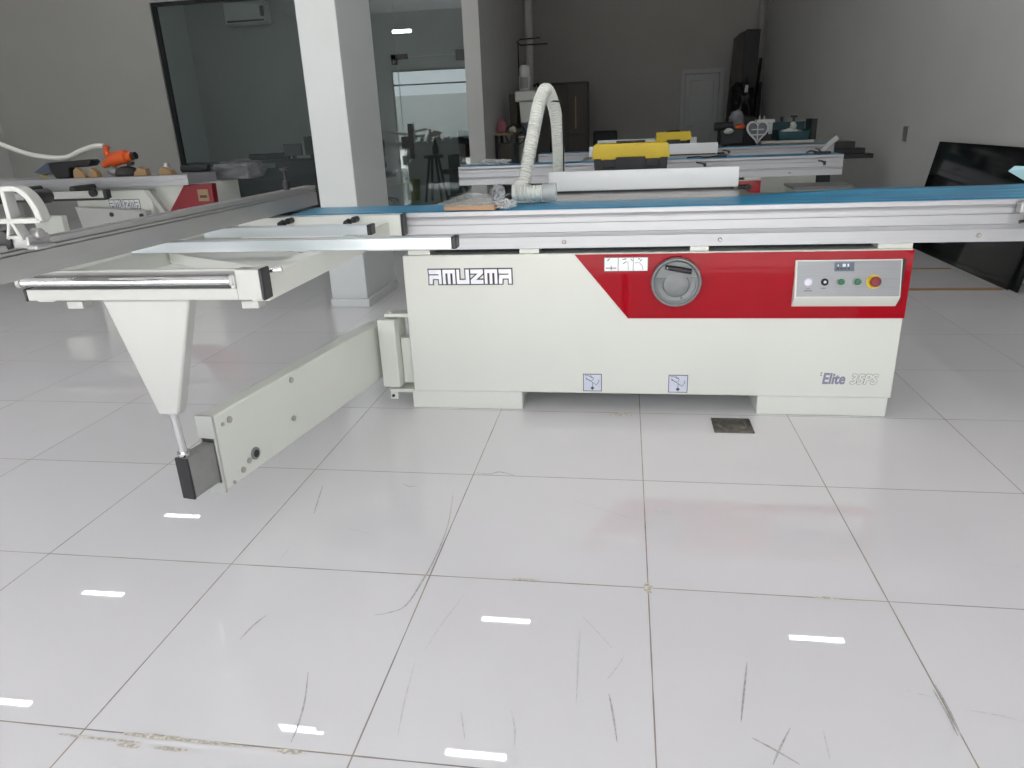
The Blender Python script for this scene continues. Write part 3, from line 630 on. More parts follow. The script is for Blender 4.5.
# toolboxes
def toolbox(x0, x1, y0, z0, h, label):
    r = thing('toolbox', label, 'toolbox', ((x0+x1)/2, y0+.1, z0), 'black and yellow toolboxes')
    w = x1-x0; d = w*.52
    b = MB(); b.prism([(x0+.025*w, z0), (x1-.025*w, z0), (x1, z0+.72*h), (x0, z0+.72*h)], 'y', y0, y0+d); b.build('box_body', 'toolgrey', r, bevel=.006)
    b = MB(); b.prism([(x0-.008, z0+.66*h), (x0+.0*w, z0+.97*h), (x0+.03*w, z0+h), (x1-.03*w, z0+h), (x1-.0*w, z0+.97*h), (x1+.008, z0+.66*h), (x1+.01, z0+.63*h), (x1-.10*w, z0+.63*h), (x1-.11*w, z0+.60*h), (x1-.30*w, z0+.60*h), (x1-.31*w, z0+.66*h), (x0+.31*w, z0+.66*h), (x0+.30*w, z0+.60*h), (x0+.11*w, z0+.60*h), (x0+.10*w, z0+.63*h), (x0-.01, z0+.63*h)], 'y', y0-.008, y0+d+.008); b.build('box_lid', 'yellow', r, bevel=.006)
    b = MB(); b.box(x0+.3*w, x1-.3*w, y0+d*.42, y0+d*.58, z0+h, z0+h+.012); b.build('carry_handle', 'toolgrey', r, bevel=.004)
    for xx in (x0+.13*w, x0+.71*w): B(xx, xx+.16*w, y0-.014, y0-.0, z0+.40*h, z0+.61*h).build('latch', 'toolgrey', r, bevel=.003)
    return r
toolbox(.955, 1.345, 2.98, .856, .20, 'nearer and larger yellow lidded black toolbox behind the white rip fence')
toolbox(1.40, 1.70, 5.92, .857, .195, 'farther yellow lidded black toolbox on the second saw')
# odds and ends on the second saw
b = MB(); b.blob((.02, 5.22, .875), .13, .07, .025, .6, 3, 4, .8575); tag(b.build('plastic_bundle', 'wrap'), 'crumpled white plastic bundle on the left end of the second saw', 'plastic')
b = MB(); b.tube(smooth_path([(1.62, 5.20, .862), (1.70, 5.22, .866), (1.76, 5.17, .862), (1.85, 5.22, .864), (1.93, 5.2, .862)], 8), .006, 8); tag(b.build('cable', 'black'), 'short black cable lying on the second saw beam', 'cable')
t = thing('stop_block', 'tilted white stop arm on the right end of the second saw', 'stop', (2.66, 5.18, .857))
b = MB(); mx = roty((2.64, 5.2, .857), math.radians(48)); b.box(2.61, 2.65, 5.17, 5.2, .88, 1.03, mx); o = b.build('stop_arm', 'white', t, bevel=.006)
b = MB(); b.box(2.60, 2.72, 5.16, 5.22, .857, .877); b.tube([(2.61, 5.16, .875), (2.56, 5.15, .885), (2.53, 5.15, .87)], .007, 8); b.build('stop_base', 'black', t, bevel=.003)

# ------------------------------------------------------------------ left machine
YL = 4.3
r = thing('panel_saw', 'cream panel saw on the left with dark red end panel and tools on top', 'panel saw', (-2.7, 4.6, 0))
prof = [(YL, .832), (YL, .852), (YL+.006, .854), (YL+.006, .872), (YL, .874), (YL, .905), (YL+.42, .905), (YL+.42, .832)]
MB().prism(prof, 'x', -4.6, -2.195).build('sliding_beam', 'alu', r)
B(-3.56, -2.72, YL-.30, YL-.25, .775, .826).build('support_bar', 'white', r, bevel=.003); B(-2.72, -2.69, YL-.302, YL-.248, .77, .835).build('end_cap', 'black', r, bevel=.003)
MB().cyl((-2.79, YL-.30, .815), (-2.79, YL-.325, .815), .03, 18).build('clamp_knob', 'black', r)
B(-3.64, -3.56, YL-.31, YL-.24, .75, .86).build('clamp_block', 'black', r, bevel=.004)
for xx in (-3.5, -3.02): MB().cyl((xx, YL-.24, .838), (xx, YL-.0, .838), .025, 14).build('pivot', 'dark', r)
b = MB(); b.box(-3.62, -2.75, YL-.26, YL-.20, .755, .775); b.build('frame_strip', 'dark', r)
b = MB(); b.prism([(-3.22, .50), (-2.58, .555), (-2.575, .80), (-3.22, .80)], 'y', YL+.06, YL+.5); b.build('cabinet_side', 'cream', r, bevel=.004)
b = MB(); b.box(-3.3, -2.19, YL+.12, YL+.75, .08, .83); b.build('cabinet', 'cream', r, bevel=.004)
b = MB(); b.prism([(-2.59, .800), (-2.545, .800), (-2.42, .595), (-2.465, .595)], 'y', YL+.0, YL+.05); b.build('edge_strip', 'white', r)
b = MB(); b.prism([(-2.27, .825), (-2.03, .832), (-2.04, .55), (-2.52, .52)], 'y', YL+.05, YL+.118); b.build('red_panel', 'red_dark', r, bevel=.004)
b = MB(); b.box(-2.16, -2.07, YL+.046, YL+.0505, .70, .79); lb = b.build('label_plate', 'gold', r)
b = MB(); b.box(-2.145, -2.085, YL+.0445, YL+.0462, .725, .745); b.build('label_print', 'dark', lb)
logo(r, -2.96, -2.69, .655, .725, YL+.06)
b = MB(); b.prism([(-3.19, .690), (-2.575, .645), (-2.57, .560), (-3.15, .490)], 'y', YL-.06, YL+.02); b.build('swing_arm', 'white', r, bevel=.006)
for q in ((-2.87, .625), (-2.61, .61)): MB().cyl((q[0], YL-.06, q[1]), (q[0], YL-.066, q[1]), .018, 14).build('screw', 'dark', r)
b = MB(); b.box(-3.62, -3.36, YL-.02, YL+.04, .42, .62); b.build('side_plate', 'cream', r, bevel=.004)
for xx in (-3.25, -2.25): B(xx, xx+.2, YL+.15, YL+.7, 0, .08).build('base_block', 'cream', r)
r.location.x -= .06
seen_before = set(o.name for o in COL.objects)
# things lying on it
ZT = .9065; YT = YL+.12
t = thing('hand_planer', 'black and slate hand tool with sloping nose lying on the left saw', 'tool', (-3.2, YT, ZT))
b = MB(); b.prism([(-3.50, ZT+.055), (-3.36, ZT+.125), (-3.30, ZT+.125), (-3.30, ZT+.055), (-3.42, ZT+.03)], 'y', YT-.05, YT+.05); b.build('nose', 'navy', t, bevel=.006)
b = MB(); b.prism([(-3.34, ZT+.125), (-2.97, ZT+.14), (-2.95, ZT+.12), (-2.99, ZT+.085), (-3.16, ZT+.08), (-3.18, ZT), (-3.30, ZT), (-3.34, ZT+.07)], 'y', YT-.06, YT+.06); b.build('tool_body', 'black', t, bevel=.008)
b = MB(); b.lathe([(0, .0), (.022, .004), (.026, .02), (.014, .03), (0, .03)], (-3.45, YT, ZT+.012), 'z', 14); b.build('knob', 'yellow', t)
def lump(name, label, cat, c, rx, ry, rz, m, amp=.2, grp=None, flat=ZT):
    b = MB(); b.blob(c, rx, ry, rz, amp, 2., 3, flat); return tag(b.build(name, m), label, cat, grp)
b = MB(); b.prism([(-3.10, ZT), (-2.99, ZT), (-3.02, ZT+.055), (-3.06, ZT+.085), (-3.09, ZT+.06)], 'y', YT-.11, YT-.065); tag(b.build('wood_block', 'wood', bevel=.004), 'rounded pale wooden block right beside the black sloping tool', 'wood block', 'wood offcuts on the left saw')
b = MB(); b.prism([(-2.97, ZT), (-2.89, ZT), (-2.90, ZT+.045), (-2.94, ZT+.075)], 'y', YT-.10, YT-.04); tag(b.build('wood_block', 'wood', bevel=.004), 'small pointed wooden block under the orange tool nozzle', 'wood block', 'wood offcuts on the left saw')
b = MB(); b.prism([(-2.59, ZT), (-2.47, ZT), (-2.48, ZT+.055), (-2.51, ZT+.05), (-2.53, ZT+.07), (-2.58, ZT+.03)], 'y', YT-.08, YT-.02); tag(b.build('wood_block', 'wood', bevel=.004), 'jagged pale wood scrap right of the dark grinding disc', 'wood block', 'wood offcuts on the left saw')
b = MB(); b.prism([(-2.40, ZT), (-2.27, ZT), (-2.28, ZT+.035), (-2.36, ZT+.06)], 'y', YT-.05, YT+.01); tag(b.build('wood_block', 'wood', bevel=.004), 'last low wood scrap toward the plastic-wrapped carton', 'wood block', 'wood offcuts on the left saw')
lump('sanding_roll', 'grey roll of sandpaper lying under the orange tool', 'roll', (-2.84, YT+.04, ZT+.04), .05, .04, .04, 'grey_tube', .1)
b = MB(); b.lathe([(0, 0), (.085, 0), (.09, .02), (.07, .06), (.03, .075), (0, .075)], (-2.70, YT, ZT+.0005), 'z', 24); tag(b.build('grinding_disc', 'dark'), 'dark round disc hub lying below the orange tool', 'disc')
t = thing('hand_blower', 'bright orange hand power tool with a raised grip', 'power tool', (-2.75, YT, ZT+.08))
b = MB(); b.tube(smooth_path([(-2.90, YT+.01, ZT+.085), (-2.85, YT+.01, ZT+.11), (-2.78, YT+.01, ZT+.135), (-2.71, YT+.01, ZT+.145), (-2.63, YT+.01, ZT+.15)], 6), [.022]*3+[.03]*6+[.055]*12+[.036]*4, 14); b.build('tool_body', 'orange', t)
b = MB(); b.tube([(-2.83, YT+.01, ZT+.13), (-2.85, YT+.01, ZT+.19), (-2.835, YT+.01, ZT+.235)], [.03, .022, .026], 12); b.build('grip', 'orange', t)
MB().cyl((-2.625, YT+.01, ZT+.15), (-2.595, YT+.01, ZT+.155), .028, 14).build('nozzle', 'black', t)
b = MB(); b.tube([(-2.66, YT+.01, ZT+.102), (-2.655, YT+.01, ZT+.084)], .03, 12); b.build('tool_foot', 'black', t)
b = MB(); b.tube(smooth_path([(-4.6, YT+.1, 1.42), (-4.2, YT+.1, 1.33), (-3.85, YT+.08, 1.19), (-3.6, YT+.08, 1.10), (-3.3, YT+.07, 1.062), (-3.12, YT+.06, 1.11), (-2.98, YT+.05, 1.142), (-2.90, YT+.06, 1.142)], 10), .019, 12); tag(b.build('air_hose', 'hose'), 'thin white hose sagging across to the orange tool', 'hose')
b = MB(); b.lathe([(0, 0), (.035, 0), (.035, .05), (.022, .07), (.022, .085), (0, .085)], (-2.42, YT+.12, ZT+.0005), 'z', 16); tag(b.build('jar', 'alu_grey'), 'little pale jar among the wood scraps', 'jar')
b = MB(); b.cyl((-2.34, YT+.2, ZT+.03), (-2.10, YT+.2, ZT+.03), .028, 14); tag(b.build('spray_can', 'black'), 'black can lying on its side near the beam end', 'can')
t = thing('wrapped_carton', 'grey carton in torn clear plastic at the end of the left saw', 'carton', (-2.0, YL+.7, .83))
b = MB(); b.box(-2.17, -1.86, YL+.50, YL+.78, .831, .955); b.build('carton', 'cloth_grey', t, bevel=.01)
b = MB(); b.blob((-2.0, YL+.62, .90), .21, .18, .085, .3, 2.5, 4, .831); b.build('plastic_wrap', 'wrap_dim', t)

for o in COL.objects:
    if o.name not in seen_before and o.parent is None: o.location.x -= .15
# ------------------------------------------------------------------ right side
t = thing('glass_panel', 'tall glossy black glass sheet leaning on the right wall', 'glass sheet', (3.7, 5, 0))
def lean(x_off, y0, y1, h, nm):
    lo, hi = 3.655+x_off, 3.812+x_off
    b = MB(); b.prism([(lo, 0.002), (lo+.012, 0.0), (hi+.012, h), (hi, h+.002)], 'y', y0, y1); return b.build(nm, 'blackgloss', t)
lean(0, 4.10, 5.97, .885, 'front_sheet'); lean(.022, 4.02, 5.90, .87, 'rear_sheet')
b = MB(); b.box(2.95, 3.64, 4.105, 4.135, 0, .012); tag(b.build('wood_strip', 'gold'), 'nearer thin brown strip on the floor ending at the black glass sheet corner', 'strip')
b = MB(); b.box(3.0, 3.6, 4.83, 4.85, 0, .008); tag(b.build('wood_strip', 'gold'), 'farther thin brown strip on the floor, just behind the one at the sheet corner', 'strip')
o = B(XR-.012, XR, 6.86, 6.99, .86, 1.0).build('wall_socket', 'alu_grey', bevel=.003); tag(o, 'small white socket on the bare right wall', 'socket')
t = thing('crate', 'low pale crate with dark rim below the second saw beam', 'crate', (2.9, 6.2, 0))
B(2.655, 3.15, 6.0, 6.4, 0, .51).build('crate_body', 'cream', t, bevel=.004); 
b = MB(); b.box(2.64, 3.165, 5.99, 6.41, .511, .535); b.build('crate_rim', 'grey_tube', t, bevel=.003)
# floor drain
t = thing('floor_drain', 'square dull steel drain set in the floor before the saw', 'drain', (1.565, 1.71, 0))
b = MB(); b.box(1.487, 1.64, 1.638, 1.782, .0002, .004); b.build('drain_plate', 'drain', t, bevel=.001)
b = MB(); b.lathe([(.045, .004), (.05, .008), (.056, .004)], (1.563, 1.71, 0), 'z', 32); b.lathe([(0, .0055), (.04, .0055), (.044, .004)], (1.563, 1.71, 0), 'z', 28); b.build('drain_cover', 'drain', t)

# ------------------------------------------------------------------ far end of the shop
ZM = .857
t = thing('tool_crate', 'dark teal open crate with white cloths on the farthest saw', 'crate', (2.97, 7.8, ZM))
b = MB(); x0, x1, y0, y1 = 2.77, 3.12, 7.62, 7.95
b.box(x0, x1, y0, y0+.02, ZM+.03, ZM+.12); b.box(x0, x1, y1-.02, y1, ZM+.03, ZM+.22); b.box(x0, x0+.02, y0, y1, ZM+.03, ZM+.14); b.box(x1-.02, x1, y0, y1, ZM+.03, ZM+.14); b.box(x0, x1, y0, y1, ZM+.03, ZM+.045); b.build('crate_shell', 'teal', t, bevel=.003)
B(2.60, 3.16, 7.60, 7.97, ZM, ZM+.03).build('crate_tray', 'card_top', t, bevel=.003)
B(3.125, 3.18, 7.62, 7.92, ZM+.03, ZM+.245).build('crate_end', 'black', t, bevel=.004)
b = MB(); b.cyl((2.99, 7.9, ZM+.22), (2.99, 7.9, ZM+.27), .015); b.cyl((2.99, 7.9, ZM+.265), (2.99, 7.9, ZM+.285), .035); b.cyl((2.86, 7.9, ZM+.22), (2.86, 7.9, ZM+.275), .018); b.build('crate_knob', 'black', t)
b = MB(); b.blob((2.94, 7.78, ZM+.10), .11, .075, .05, .3, 3, 3, ZM+.046); b.blob((2.96, 7.76, ZM+.17), .035, .03, .05, .3, 2, 3); tag(b.build('cloth', 'cloth_white'), 'crumpled white cloth piled in the teal crate', 'cloth')
t = thing('stand_holder', 'white topped caddy beside the teal crate', 'holder', (2.66, 7.78, ZM))
b = MB(); b.box(2.57, 2.73, 7.72, 7.86, ZM+.032, ZM+.22); b.build('holder_body', 'black', t, bevel=.005)
b = MB(); b.box(2.56, 2.75, 7.70, 7.88, ZM+.22, ZM+.255); b.box(2.69, 2.73, 7.70, 7.72, ZM+.10, ZM+.22); b.build('holder_top', 'offwhite', t, bevel=.005)
b = MB()
for xx in (2.60, 2.65): b.cyl((xx, 7.8, ZM+.255), (xx, 7.8, ZM+.295), .007, 8)
b.build('holder_pin', 'offwhite', t)
# heart-shaped clear blister pack leaning in front
def heart(cx, cz, w, h, n=40):
    out = []
    for k in range(n):
        a = 2*PI*k/n; x = 16*math.sin(a)**3; z = 13*math.cos(a)-5*math.cos(2*a)-2*math.cos(3*a)-math.cos(4*a)
        out.append((cx+x/32*w, cz+(z+2.5)/29*h))
    return out
t = thing('heart_tray', 'pale grey openwork heart shaped tray propped on the farthest saw', 'tray', (2.54, 7.5, ZM))
mxh = rotx((0, 7.5, ZM), -.2)
o_, i_ = heart(2.545, ZM+.125, .24, .25), heart(2.545, ZM+.127, .20, .21)
b = MB(); n = len(o_)
for k in range(n): b.prism([o_[k], o_[(k+1) % n], i_[(k+1) % n], i_[k]], 'y', 7.49, 7.515, mxh)
for q in ((2.46, 2.63, ZM+.10, ZM+.11), (2.54, 2.55, ZM+.05, ZM+.22), (2.48, 2.61, ZM+.155, ZM+.165)): b.box(q[0], q[1], 7.493, 7.512, q[2], q[3], mxh)
b.build('tray_rim', 'offwhite', t)
b = MB(); b.prism(heart(2.545, ZM+.127, .205, .215), 'y', 7.514, 7.517, mxh); b.build('tray_base', 'cloth_grey', t)
t = thing('toolbag', 'dark heap of tool bag left of the heart shaped tray', 'tool bag', (2.25, 7.7, ZM))
b = MB(); b.box(2.16, 2.42, 7.6, 7.9, ZM, ZM+.17); b.build('bag_body', 'dark', t, bevel=.02)
b = MB(); b.cyl((2.10, 7.68, ZM+.20), (2.30, 7.68, ZM+.205), .045, 14); b.build('bag_roll', 'black', t)
b = MB(); b.blob((2.35, 7.78, ZM+.255), .08, .07, .115, .2, 1.6, 3, ZM+.171); tag(b.build('cloth', 'cloth_grey'), 'grey cloth heaped on top of the dark tool bag', 'cloth')
b = MB(); b.blob((2.37, 7.635, ZM+.19), .05, .025, .03, .3, 2.5, 3, ZM+.171); tag(b.build('rag', 'orange'), 'small orange rag tucked under the grey cloth', 'rag')
b = MB(); b.blob((2.24, 7.565, ZM+.15), .05, .03, .03, .3, 2.5, 3); tag(b.build('glove', 'cloth_white'), 'whitish glove hanging at the tool bag front', 'glove')
# tall boards in the far right corner
t = thing('leaning_board', 'tall dark wood board leaning in the far right corner', 'board', (3.4, 14.6, 0))
mb_ = roty((3.2, 14.6, 0), .045)
b = MB(); b.prism([(3.06, 0), (3.28, 0), (3.28, 2.70), (3.17, 2.66), (3.06, 2.56)], 'y', 14.75, 14.80, mb_); b.build('front_board', 'darkwood', t)
b = MB(); b.prism([(3.28, 0), (3.56, 0), (3.54, 2.72), (3.28, 2.72)], 'y', 14.72, 14.85, mb_); b.build('rear_board', 'black', t)
b = MB(); b.tube([(3.60, 14.7, 0), (3.68, 14.9, 1.5), (3.74, 14.95, 2.2)], .03, 8); tag(b.build('leaning_rod', 'black'), 'longer dark rod leaning against the corner', 'rod')
b = MB(); b.tube([(3.68, 14.5, 0), (3.70, 14.6, 1.75)], .035, 8); tag(b.build('leaning_pipe', 'dark'), 'shorter dark pipe standing in the corner beside the board', 'pipe')
b = MB(); b.cyl((3.72, 15.1, 0), (3.74, 15.1, H), .07, 14); tag(b.build('conduit', 'wall_dim'), 'grey vertical pipe in the far right corner', 'pipe')
t = thing('stacked_machine', 'black machine heap in front of the leaning board', 'machine', (3.2, 13.6, 0))
b = MB(); b.blob((3.24, 13.7, 1.40), .20, .22, .36, .5, 2, 3); b.box(3.05, 3.5, 13.5, 13.9, 0, 1.15); b.build('machine_body', 'black', t, bevel=.02)
MB().cyl((3.27, 13.44, 1.55), (3.28, 13.42, 1.67), .03, 10).build('white_nozzle', 'offwhite', t)
# drill press at the wall stub
t = thing('drill_press', 'cream drill press with motor on top by the dark end wall', 'drill press', (-.42, 11.2, 0))
b = MB(); b.lathe([(0, 0), (.09, 0), (.095, .02), (.095, .20), (.085, .22), (.085, .33), (.06, .37), (0, .37)], (-.47, 11.1, 1.665), 'z', 22); mo = b.build('motor', 'offwhite', t)
b = MB()
for k in range(7): b.box(-.53+.018*k, -.525+.018*k, 10.998, 11.006, 1.70, 1.86)
b.build('motor_grille', 'dark', mo)
b = MB(); b.box(-.62, -.30, 10.95, 11.45, 1.50, 1.655); b.prism([(-.56, 1.50), (-.34, 1.50), (-.34, 1.22), (-.38, 1.18), (-.54, 1.18)], 'y', 10.97, 11.35); b.build('head', 'cream', t, bevel=.02)
B(-.58, -.36, 11.02, 11.4, .06, .955).build('stand', 'cream', t, bevel=.02)
B(-.60, -.30, 10.92, 11.5, .96, .99).build('work_table', 'steel', t, bevel=.003)
MB().cyl((-.45, 11.35, .955), (-.45, 11.35, 1.2), .07, 18).build('column', 'cream', t)
B(-.70, -.2, 10.9, 11.6, 0, .06).build('base_plate', 'cream', t, bevel=.01)
b = MB(); b.lathe([(.16, -.02), (.17, 0), (.16, .02), (.15, 0), (.16, -.02)], (-.62, 10.88, 1.02), '-y', 26); b.tube([(-.62, 10.9, 1.02), (-.50, 10.93, 1.05)], .012, 8); b.build('hand_wheel', 'black', t)
b = MB(); b.tube([(-.33, 11.1, 1.72), (-.27, 11.1, 1.76), (-.24, 11.1, 1.66)], .025, 8); b.build('cable_box', 'black', t)
B(-.72, -.60, 11.0, 11.4, 1.1, 1.62).build('side_guard', 'darkwood', t, bevel=.01)
b = MB(); b.lathe([(0, 0), (.038, 0), (.04, .01), (.04, .11), (.016, .145), (.016, .17), (0, .17)], (-.43, 10.96, .9905), 'z', 16); tag(b.build('water_bottle', 'bottle'), 'small blue water bottle on the drill press table', 'bottle')
t = thing('vertical_pipe', 'grey vertical pipe with thin black bracket behind the drill press', 'pipe', (-.52, 12.2, 0))
MB().cyl((-.52, 12.2, 0), (-.52, 12.2, H), .065, 16).build('pipe', 'wall_dim', t)
b = MB(); b.tube([(-.32, 12.12, 2.52), (-.66, 12.12, 2.51), (-.72, 12.1, 2.475), (-.66, 12.1, 2.42), (-.20, 12.1, 2.42)], .012, 8); b.build('rod', 'black', t); b = MB(); b.tube([(-.70, 12.1, 2.46), (-.70, 12.1, 2.0), (-.69, 12.1, 1.75)], .01, 6); b.build('cable', 'black', t)
t = thing('side_bench', 'pale topped small bench against the stub wall', 'bench', (-.72, 10.5, 0))
B(-.845, -.55, 10.2, 10.8, 1.02, 1.05).build('bench_top', 'wood', t, bevel=.003)
for xx in (-.84, -.60):
    for yy in (10.23, 10.73): B(xx, xx+.04, yy, yy+.04, 0, 1.02).build('leg', 'dark', t)
B(-.80, -.57, 10.27, 10.74, .3, .9).build('bench_box', 'darkwood', t, bevel=.004)
b = MB(); b.blob((-.755, 10.4, 1.14), .075, .07, .11, .3, 2.5, 3, 1.0505); tag(b.build('snack_bag', 'pink'), 'pinkish bag standing on the small bench', 'bag')
b = MB(); b.blob((-.62, 10.62, 1.09), .055, .07, .05, .35, 2.5, 3, 1.0505); tag(b.build('paper_bundle', 'cloth_white'), 'white paper bundle beside the pinkish bag', 'bundle')
# brown cabinet and office chair
t = thing('wooden_cabinet', 'dark brown wooden cabinet against the back area wall', 'cabinet', (.1, 13.3, 0))
B(-.29, .43, 13.02, 13.55, 0, 1.85).build('cabinet_body', 'darkwood', t, bevel=.006)
for xx in ((-.27, .065), (.075, .41)):
    d = B(xx[0], xx[1], 13.0, 13.019, .95, 1.82).build('cabinet_door', 'darkwood', t, bevel=.004)
    B(xx[0], xx[1], 13.0, 13.019, .06, .93).build('cabinet_door', 'darkwood', t, bevel=.004)
B(.19, .215, 12.985, 13.0, 1.05, 1.6).build('door_pull', 'gold', t, bevel=.003)
def office_chair(x, y, rz, label, z1=1.02, w=.38, arms=True):
    r = thing('office_chair', label, 'chair', (x, y, 0), 'black office chairs')
    mx = Matrix.Translation((x, y, 0)) @ Matrix.Rotation(rz, 4, 'Z')
    B(-w/2, w/2, .18, .24, .55, z1, mx).build('backrest', 'chair', r, bevel=.03)
    B(-w/2-.03, w/2+.03, -.25, .2, .42, .50, mx).build('seat', 'chair', r, bevel=.03)
    b = MB(); b.cyl(mx @ Vector((0, 0, .06)), mx @ Vector((0, 0, .42)), .03, 12); b.build('column', 'black', r)
    for k in range(5):
        a = 2*PI*k/5; b = MB(); b.tube([mx @ Vector((0, 0, .09)), mx @ Vector((.27*math.cos(a), .27*math.sin(a), .05))], [.025, .015], 8); b.cyl(mx @ Vector((.27*math.cos(a), .27*math.sin(a)-.015, .026)), mx @ Vector((.27*math.cos(a), .27*math.sin(a)+.015, .026)), .026, 10); b.build('leg', 'black', r)
    b = MB(); b.box(-.03, .03, .20, .24, .44, .62, mx); b.build('back_bracket', 'black', r)
    return r
office_chair(.80, 11.2, PI, 'black chair back showing above the saws in the open shop end')
t = thing('wall_lamp', 'small lit lamp strip high on the office far wall', 'lamp', (-3.6, YB, 3.1))
B(-3.82, -3.38, YB-.05, YB, 3.07, 3.15).build('housing', 'offwhite', t); B(-3.80, -3.40, YB-.058, YB-.0505, 3.085, 3.135).build('diffuser', 'lamp', t)
# ------------------------------------------------------------------ glass office
def desk(x0, x1, y0, y1, label, z=.74):
    r = thing('desk', label, 'desk', ((x0+x1)/2, (y0+y1)/2, 0), 'dark office desks')
    B(x0, x1, y0, y1, z-.03, z).build('desk_top', 'dark', r, bevel=.003)
    for xx in (x0, x1-.04): B(xx, xx+.04, y0+.02, y1-.02, 0, z-.03).build('side_panel', 'black', r, bevel=.003)
    B(x0+.04, x1-.04, y0+.02, y0+.04, .02, z-.03).build('front_panel', 'black', r); return r
desk(-6.3, -3.3, 10.35, 11.0, 'wide black desk nearest the office glass', .77)
desk(-7.9, -6.5, 10.9, 11.6, 'black desk farther left behind the office glass', .72)
def monitor(x, y, z, w, h, label, rz=0):
    r = thing('monitor', label, 'monitor', (x, y, z), 'dark screens on the office desk'); mx = rotz((x, y, 0), rz)
    B(x-w/2, x+w/2, y-.02, y+.02, z+.06, z+.06+h, mx).build('screen_case', 'black', r, bevel=.006)
    b = MB(); b.box(x-.03, x+.03, y, y+.03, z+.01, z+.12, mx); b.box(x-.10, x+.10, y-.07, y+.08, z, z+.012, mx); b.build('stand', 'black', r); return r
monitor(-4.28, 10.6, .7705, .30, .19, 'smaller dark screen on the desk behind the office glass', .12)
monitor(-3.92, 10.65, .7705, .36, .29, 'taller dark screen on the desk close to the pillar', -.1)
office_chair(-5.05, 11.45, 0, 'black office chair left of the desk screens', .86, .42)
office_chair(-4.25, 11.45, 0, 'black office chair right behind the desk by the small screen', .90, .42)
office_chair(-5.7, 11.95, 0, 'black office chair behind the farther left desk', .84, .42)
t = thing('desk_sign', 'small pale plaque on the front of the black desk', 'plaque', (-4.6, 10.3, .5)); B(-4.72, -4.50, 10.328, 10.349, .66, .735).build('plaque', 'cloth_grey', t, bevel=.01)
# air conditioner on the office far wall
t = thing('air_conditioner', 'white split air conditioner high on the office wall', 'air conditioner', (-6.7, YB, 3.4))
b = MB(); b.prism([(YB-.25, 3.45), (YB-.23, 3.85), (YB, 3.85), (YB, 3.42), (YB-.20, 3.42)], 'x', -7.45, -6.5); b.build('case', 'offwhite', t, bevel=.015)
B(-7.40, -6.55, YB-.262, YB-.245, 3.465, 3.50).build('louvre', 'dark', t); B(-6.62, -6.54, YB-.262, YB-.240, 3.55, 3.75).build('display', 'dark', t)
# stool and bin behind the glass door
t = thing('bar_stool', 'black stool standing inside the glass door', 'stool', (-2.0, 11.0, 0))
b = MB(); b.lathe([(0, .70), (.16, .70), (.17, .72), (.16, .75), (0, .755)], (-2.02, 11.0, 0), 'z', 24); b.build('seat', 'black', t)
for a in (.6, 2.2, 3.8, 5.4): b = MB(); b.tube([(-2.02+.08*math.cos(a), 11+.08*math.sin(a), .70), (-2.02+.2*math.cos(a), 11+.2*math.sin(a), 0)], .022, 8); b.build('leg', 'black', t)
b = MB(); b.lathe([(.13, .29), (.145, .30), (.13, .31), (.115, .30), (.13, .29)], (-2.02, 11.0, 0), 'z', 20); b.build('footrest', 'black', t)
b = MB(); b.lathe([(0, 0), (.05, 0), (.055, .02), (.055, .12), (.02, .19), (.02, .23), (0, .23)], (-1.98, 11.0, .7555), 'z', 16); tag(b.build('flask', 'black'), 'black flask on the stool behind the glass door', 'flask')
b = MB(); b.lathe([(0, 0), (.11, 0), (.14, .34), (.13, .34), (.10, .02), (0, .02)], (-2.52, 11.35, .0), 'z', 20); tag(b.build('waste_bin', 'lime'), 'olive waste bin inside the glass near the pillar', 'bin')
office_chair(-2.98, 11.0, .6, 'black office chair visible right beside the pillar through the glass', 1.02, .40)
office_chair(-1.62, 11.3, -.5, 'black office chair behind the glass door near the stub wall', 1.12, .44)
desk(-2.0, -1.2, 11.9, 12.5, 'dark desk behind the stool inside the glass door', .70)
# ------------------------------------------------------------------ ceiling lamps (reflections streak the floor), then unseen lamps added for the office
LZ = H-.02
def lamp(x, y, label):
    r = thing('ceiling_lamp', label, 'lamp', (x, y, LZ), 'linear ceiling lamps')
    B(x-.30, x+.30, y-.06, y+.06, LZ-.045, H-.0005).build('housing', 'offwhite', r, bevel=.004)
    B(x-.285, x+.285, y-.034, y+.034, LZ-.052, LZ-.0455).build('diffuser', 'lamp', r)
for x, y, n in ((-5.6, 7.74, 'ceiling lamp mirrored in the floor just left below the swing arm end'), (-5.5, 5.8, 'ceiling lamp mirrored as the bright bar left of the first tile joint crossing'),
        (-.2, 5.8, 'ceiling lamp mirrored in the floor centre, upper of the two central bars'), (3.30, 5.83, 'ceiling lamp mirrored alone in the floor below the control panel'),
        (-2.0, 3.98, 'ceiling lamp mirrored beside the curved black scuff at the bottom'), (-.18, 3.88, 'ceiling lamp mirrored at the bottom, lower of the two central bars'),
        (-5.25, 3.98, 'ceiling lamp mirrored at the very left edge of the floor')): lamp(x, y, n)
lamp(-2.6, 12., 'unseen lamp added to brighten the glass office, above the stool')  # from here on, unseen lamps added to lift the office brightness
lamp(-5.2, 12.6, 'unseen lamp added to brighten the glass office, above the desks')
for k_, (x_, n_) in enumerate(((-3.6, 'middle'), (-6.2, 'desk'))): lamp(x_, 10.9, 'unseen added lamp just inside the office glass, %s one of the front row' % n_)
lamp(-7.2, 12.6, 'unseen lamp added to brighten the far left corner of the glass office')

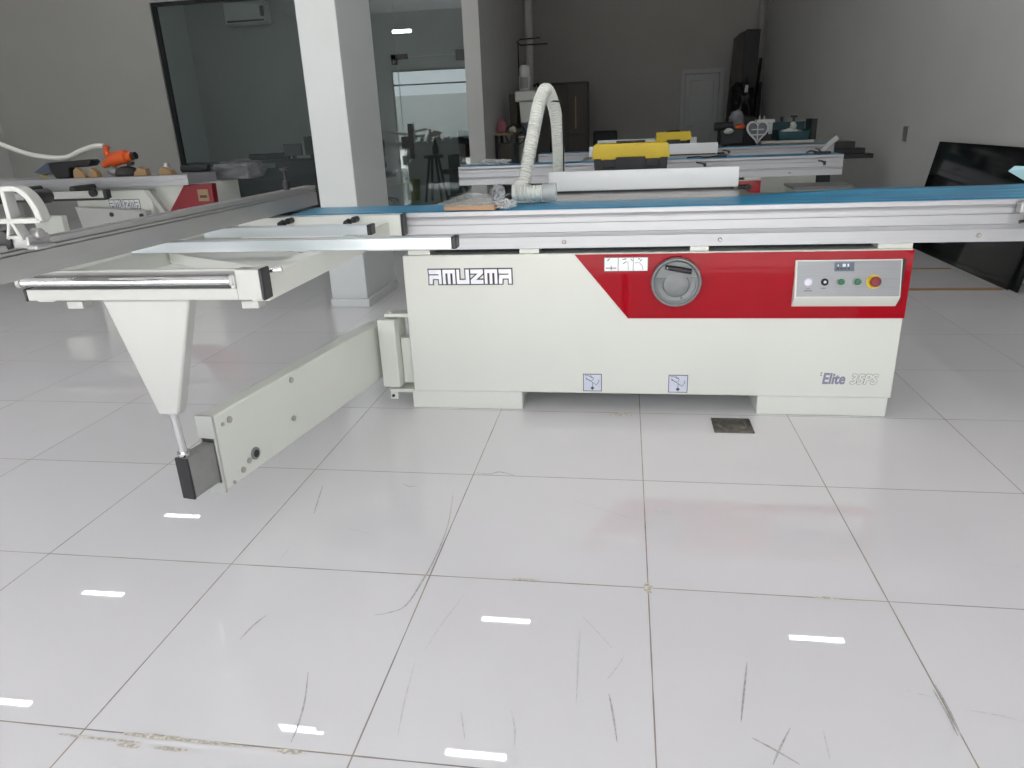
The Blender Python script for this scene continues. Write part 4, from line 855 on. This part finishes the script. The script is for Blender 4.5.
# ------------------------------------------------------------------ daylight and camera
w = bpy.data.worlds.new('World'); sc.world = w; w.use_nodes = True
bg = w.node_tree.nodes['Background']; bg.inputs[0].default_value = (.94, .97, 1., 1); bg.inputs[1].default_value = 3.3
sl_ = bpy.data.lights.new('sun', 'SUN'); sl_.energy = 20.; sl_.angle = math.radians(1.5); sl_.color = (1., .97, .92)
so_ = bpy.data.objects.new('sun', sl_); COL.objects.link(so_); so_.rotation_euler = Vector((.06, .585, -1.)).to_track_quat('-Z', 'Y').to_euler(); so_.location = (0, -6, 8)
pl_ = bpy.data.lights.new('shopfront_portal', 'AREA'); pl_.shape = 'RECTANGLE'; pl_.size = OX1-OX0; pl_.size_y = OZ; pl_.cycles.is_portal = True
po = bpy.data.objects.new('shopfront_portal', pl_); COL.objects.link(po); po.location = ((OX0+OX1)/2, YF-.22, OZ/2); po.rotation_euler = (math.radians(90), 0, 0)

cam = bpy.data.cameras.new('camera'); co = bpy.data.objects.new('camera', cam); COL.objects.link(co)
f_px, yaw, pitch, roll = 710.33, -.1643, .3506, -.0425
cy, sy, cp_, sp_, cr, sr = math.cos(yaw), math.sin(yaw), math.cos(pitch), math.sin(pitch), math.cos(roll), math.sin(roll)
F = Vector((sy*cp_, cy*cp_, -sp_)); R0 = Vector((cy, -sy, 0)); U0 = R0.cross(F)
Rv, Uv = R0*cr + U0*sr, -R0*sr + U0*cr
m4 = Matrix((Rv, Uv, -F)).transposed().to_4x4(); m4.translation = Vector((1.12452, -1.01526, 1.1766))
co.matrix_world = m4
cam.sensor_width = 36.; cam.lens = f_px*36/1024; cam.clip_start = .05; cam.clip_end = 200
sc.camera = co
sc.view_settings.view_transform = 'Standard'; sc.view_settings.look = 'None'; sc.view_settings.gamma = 1.; sc.view_settings.use_curve_mapping = False
sc.view_settings.exposure = -.02
try:
    sc.cycles.use_denoising = True; sc.cycles.max_bounces = 12; sc.cycles.diffuse_bounces = 6; sc.cycles.glossy_bounces = 6; sc.cycles.transparent_max_bounces = 16
    sc.cycles.sample_clamp_indirect = 6.; sc.cycles.caustics_reflective = False; sc.cycles.caustics_refractive = False
except Exception: pass
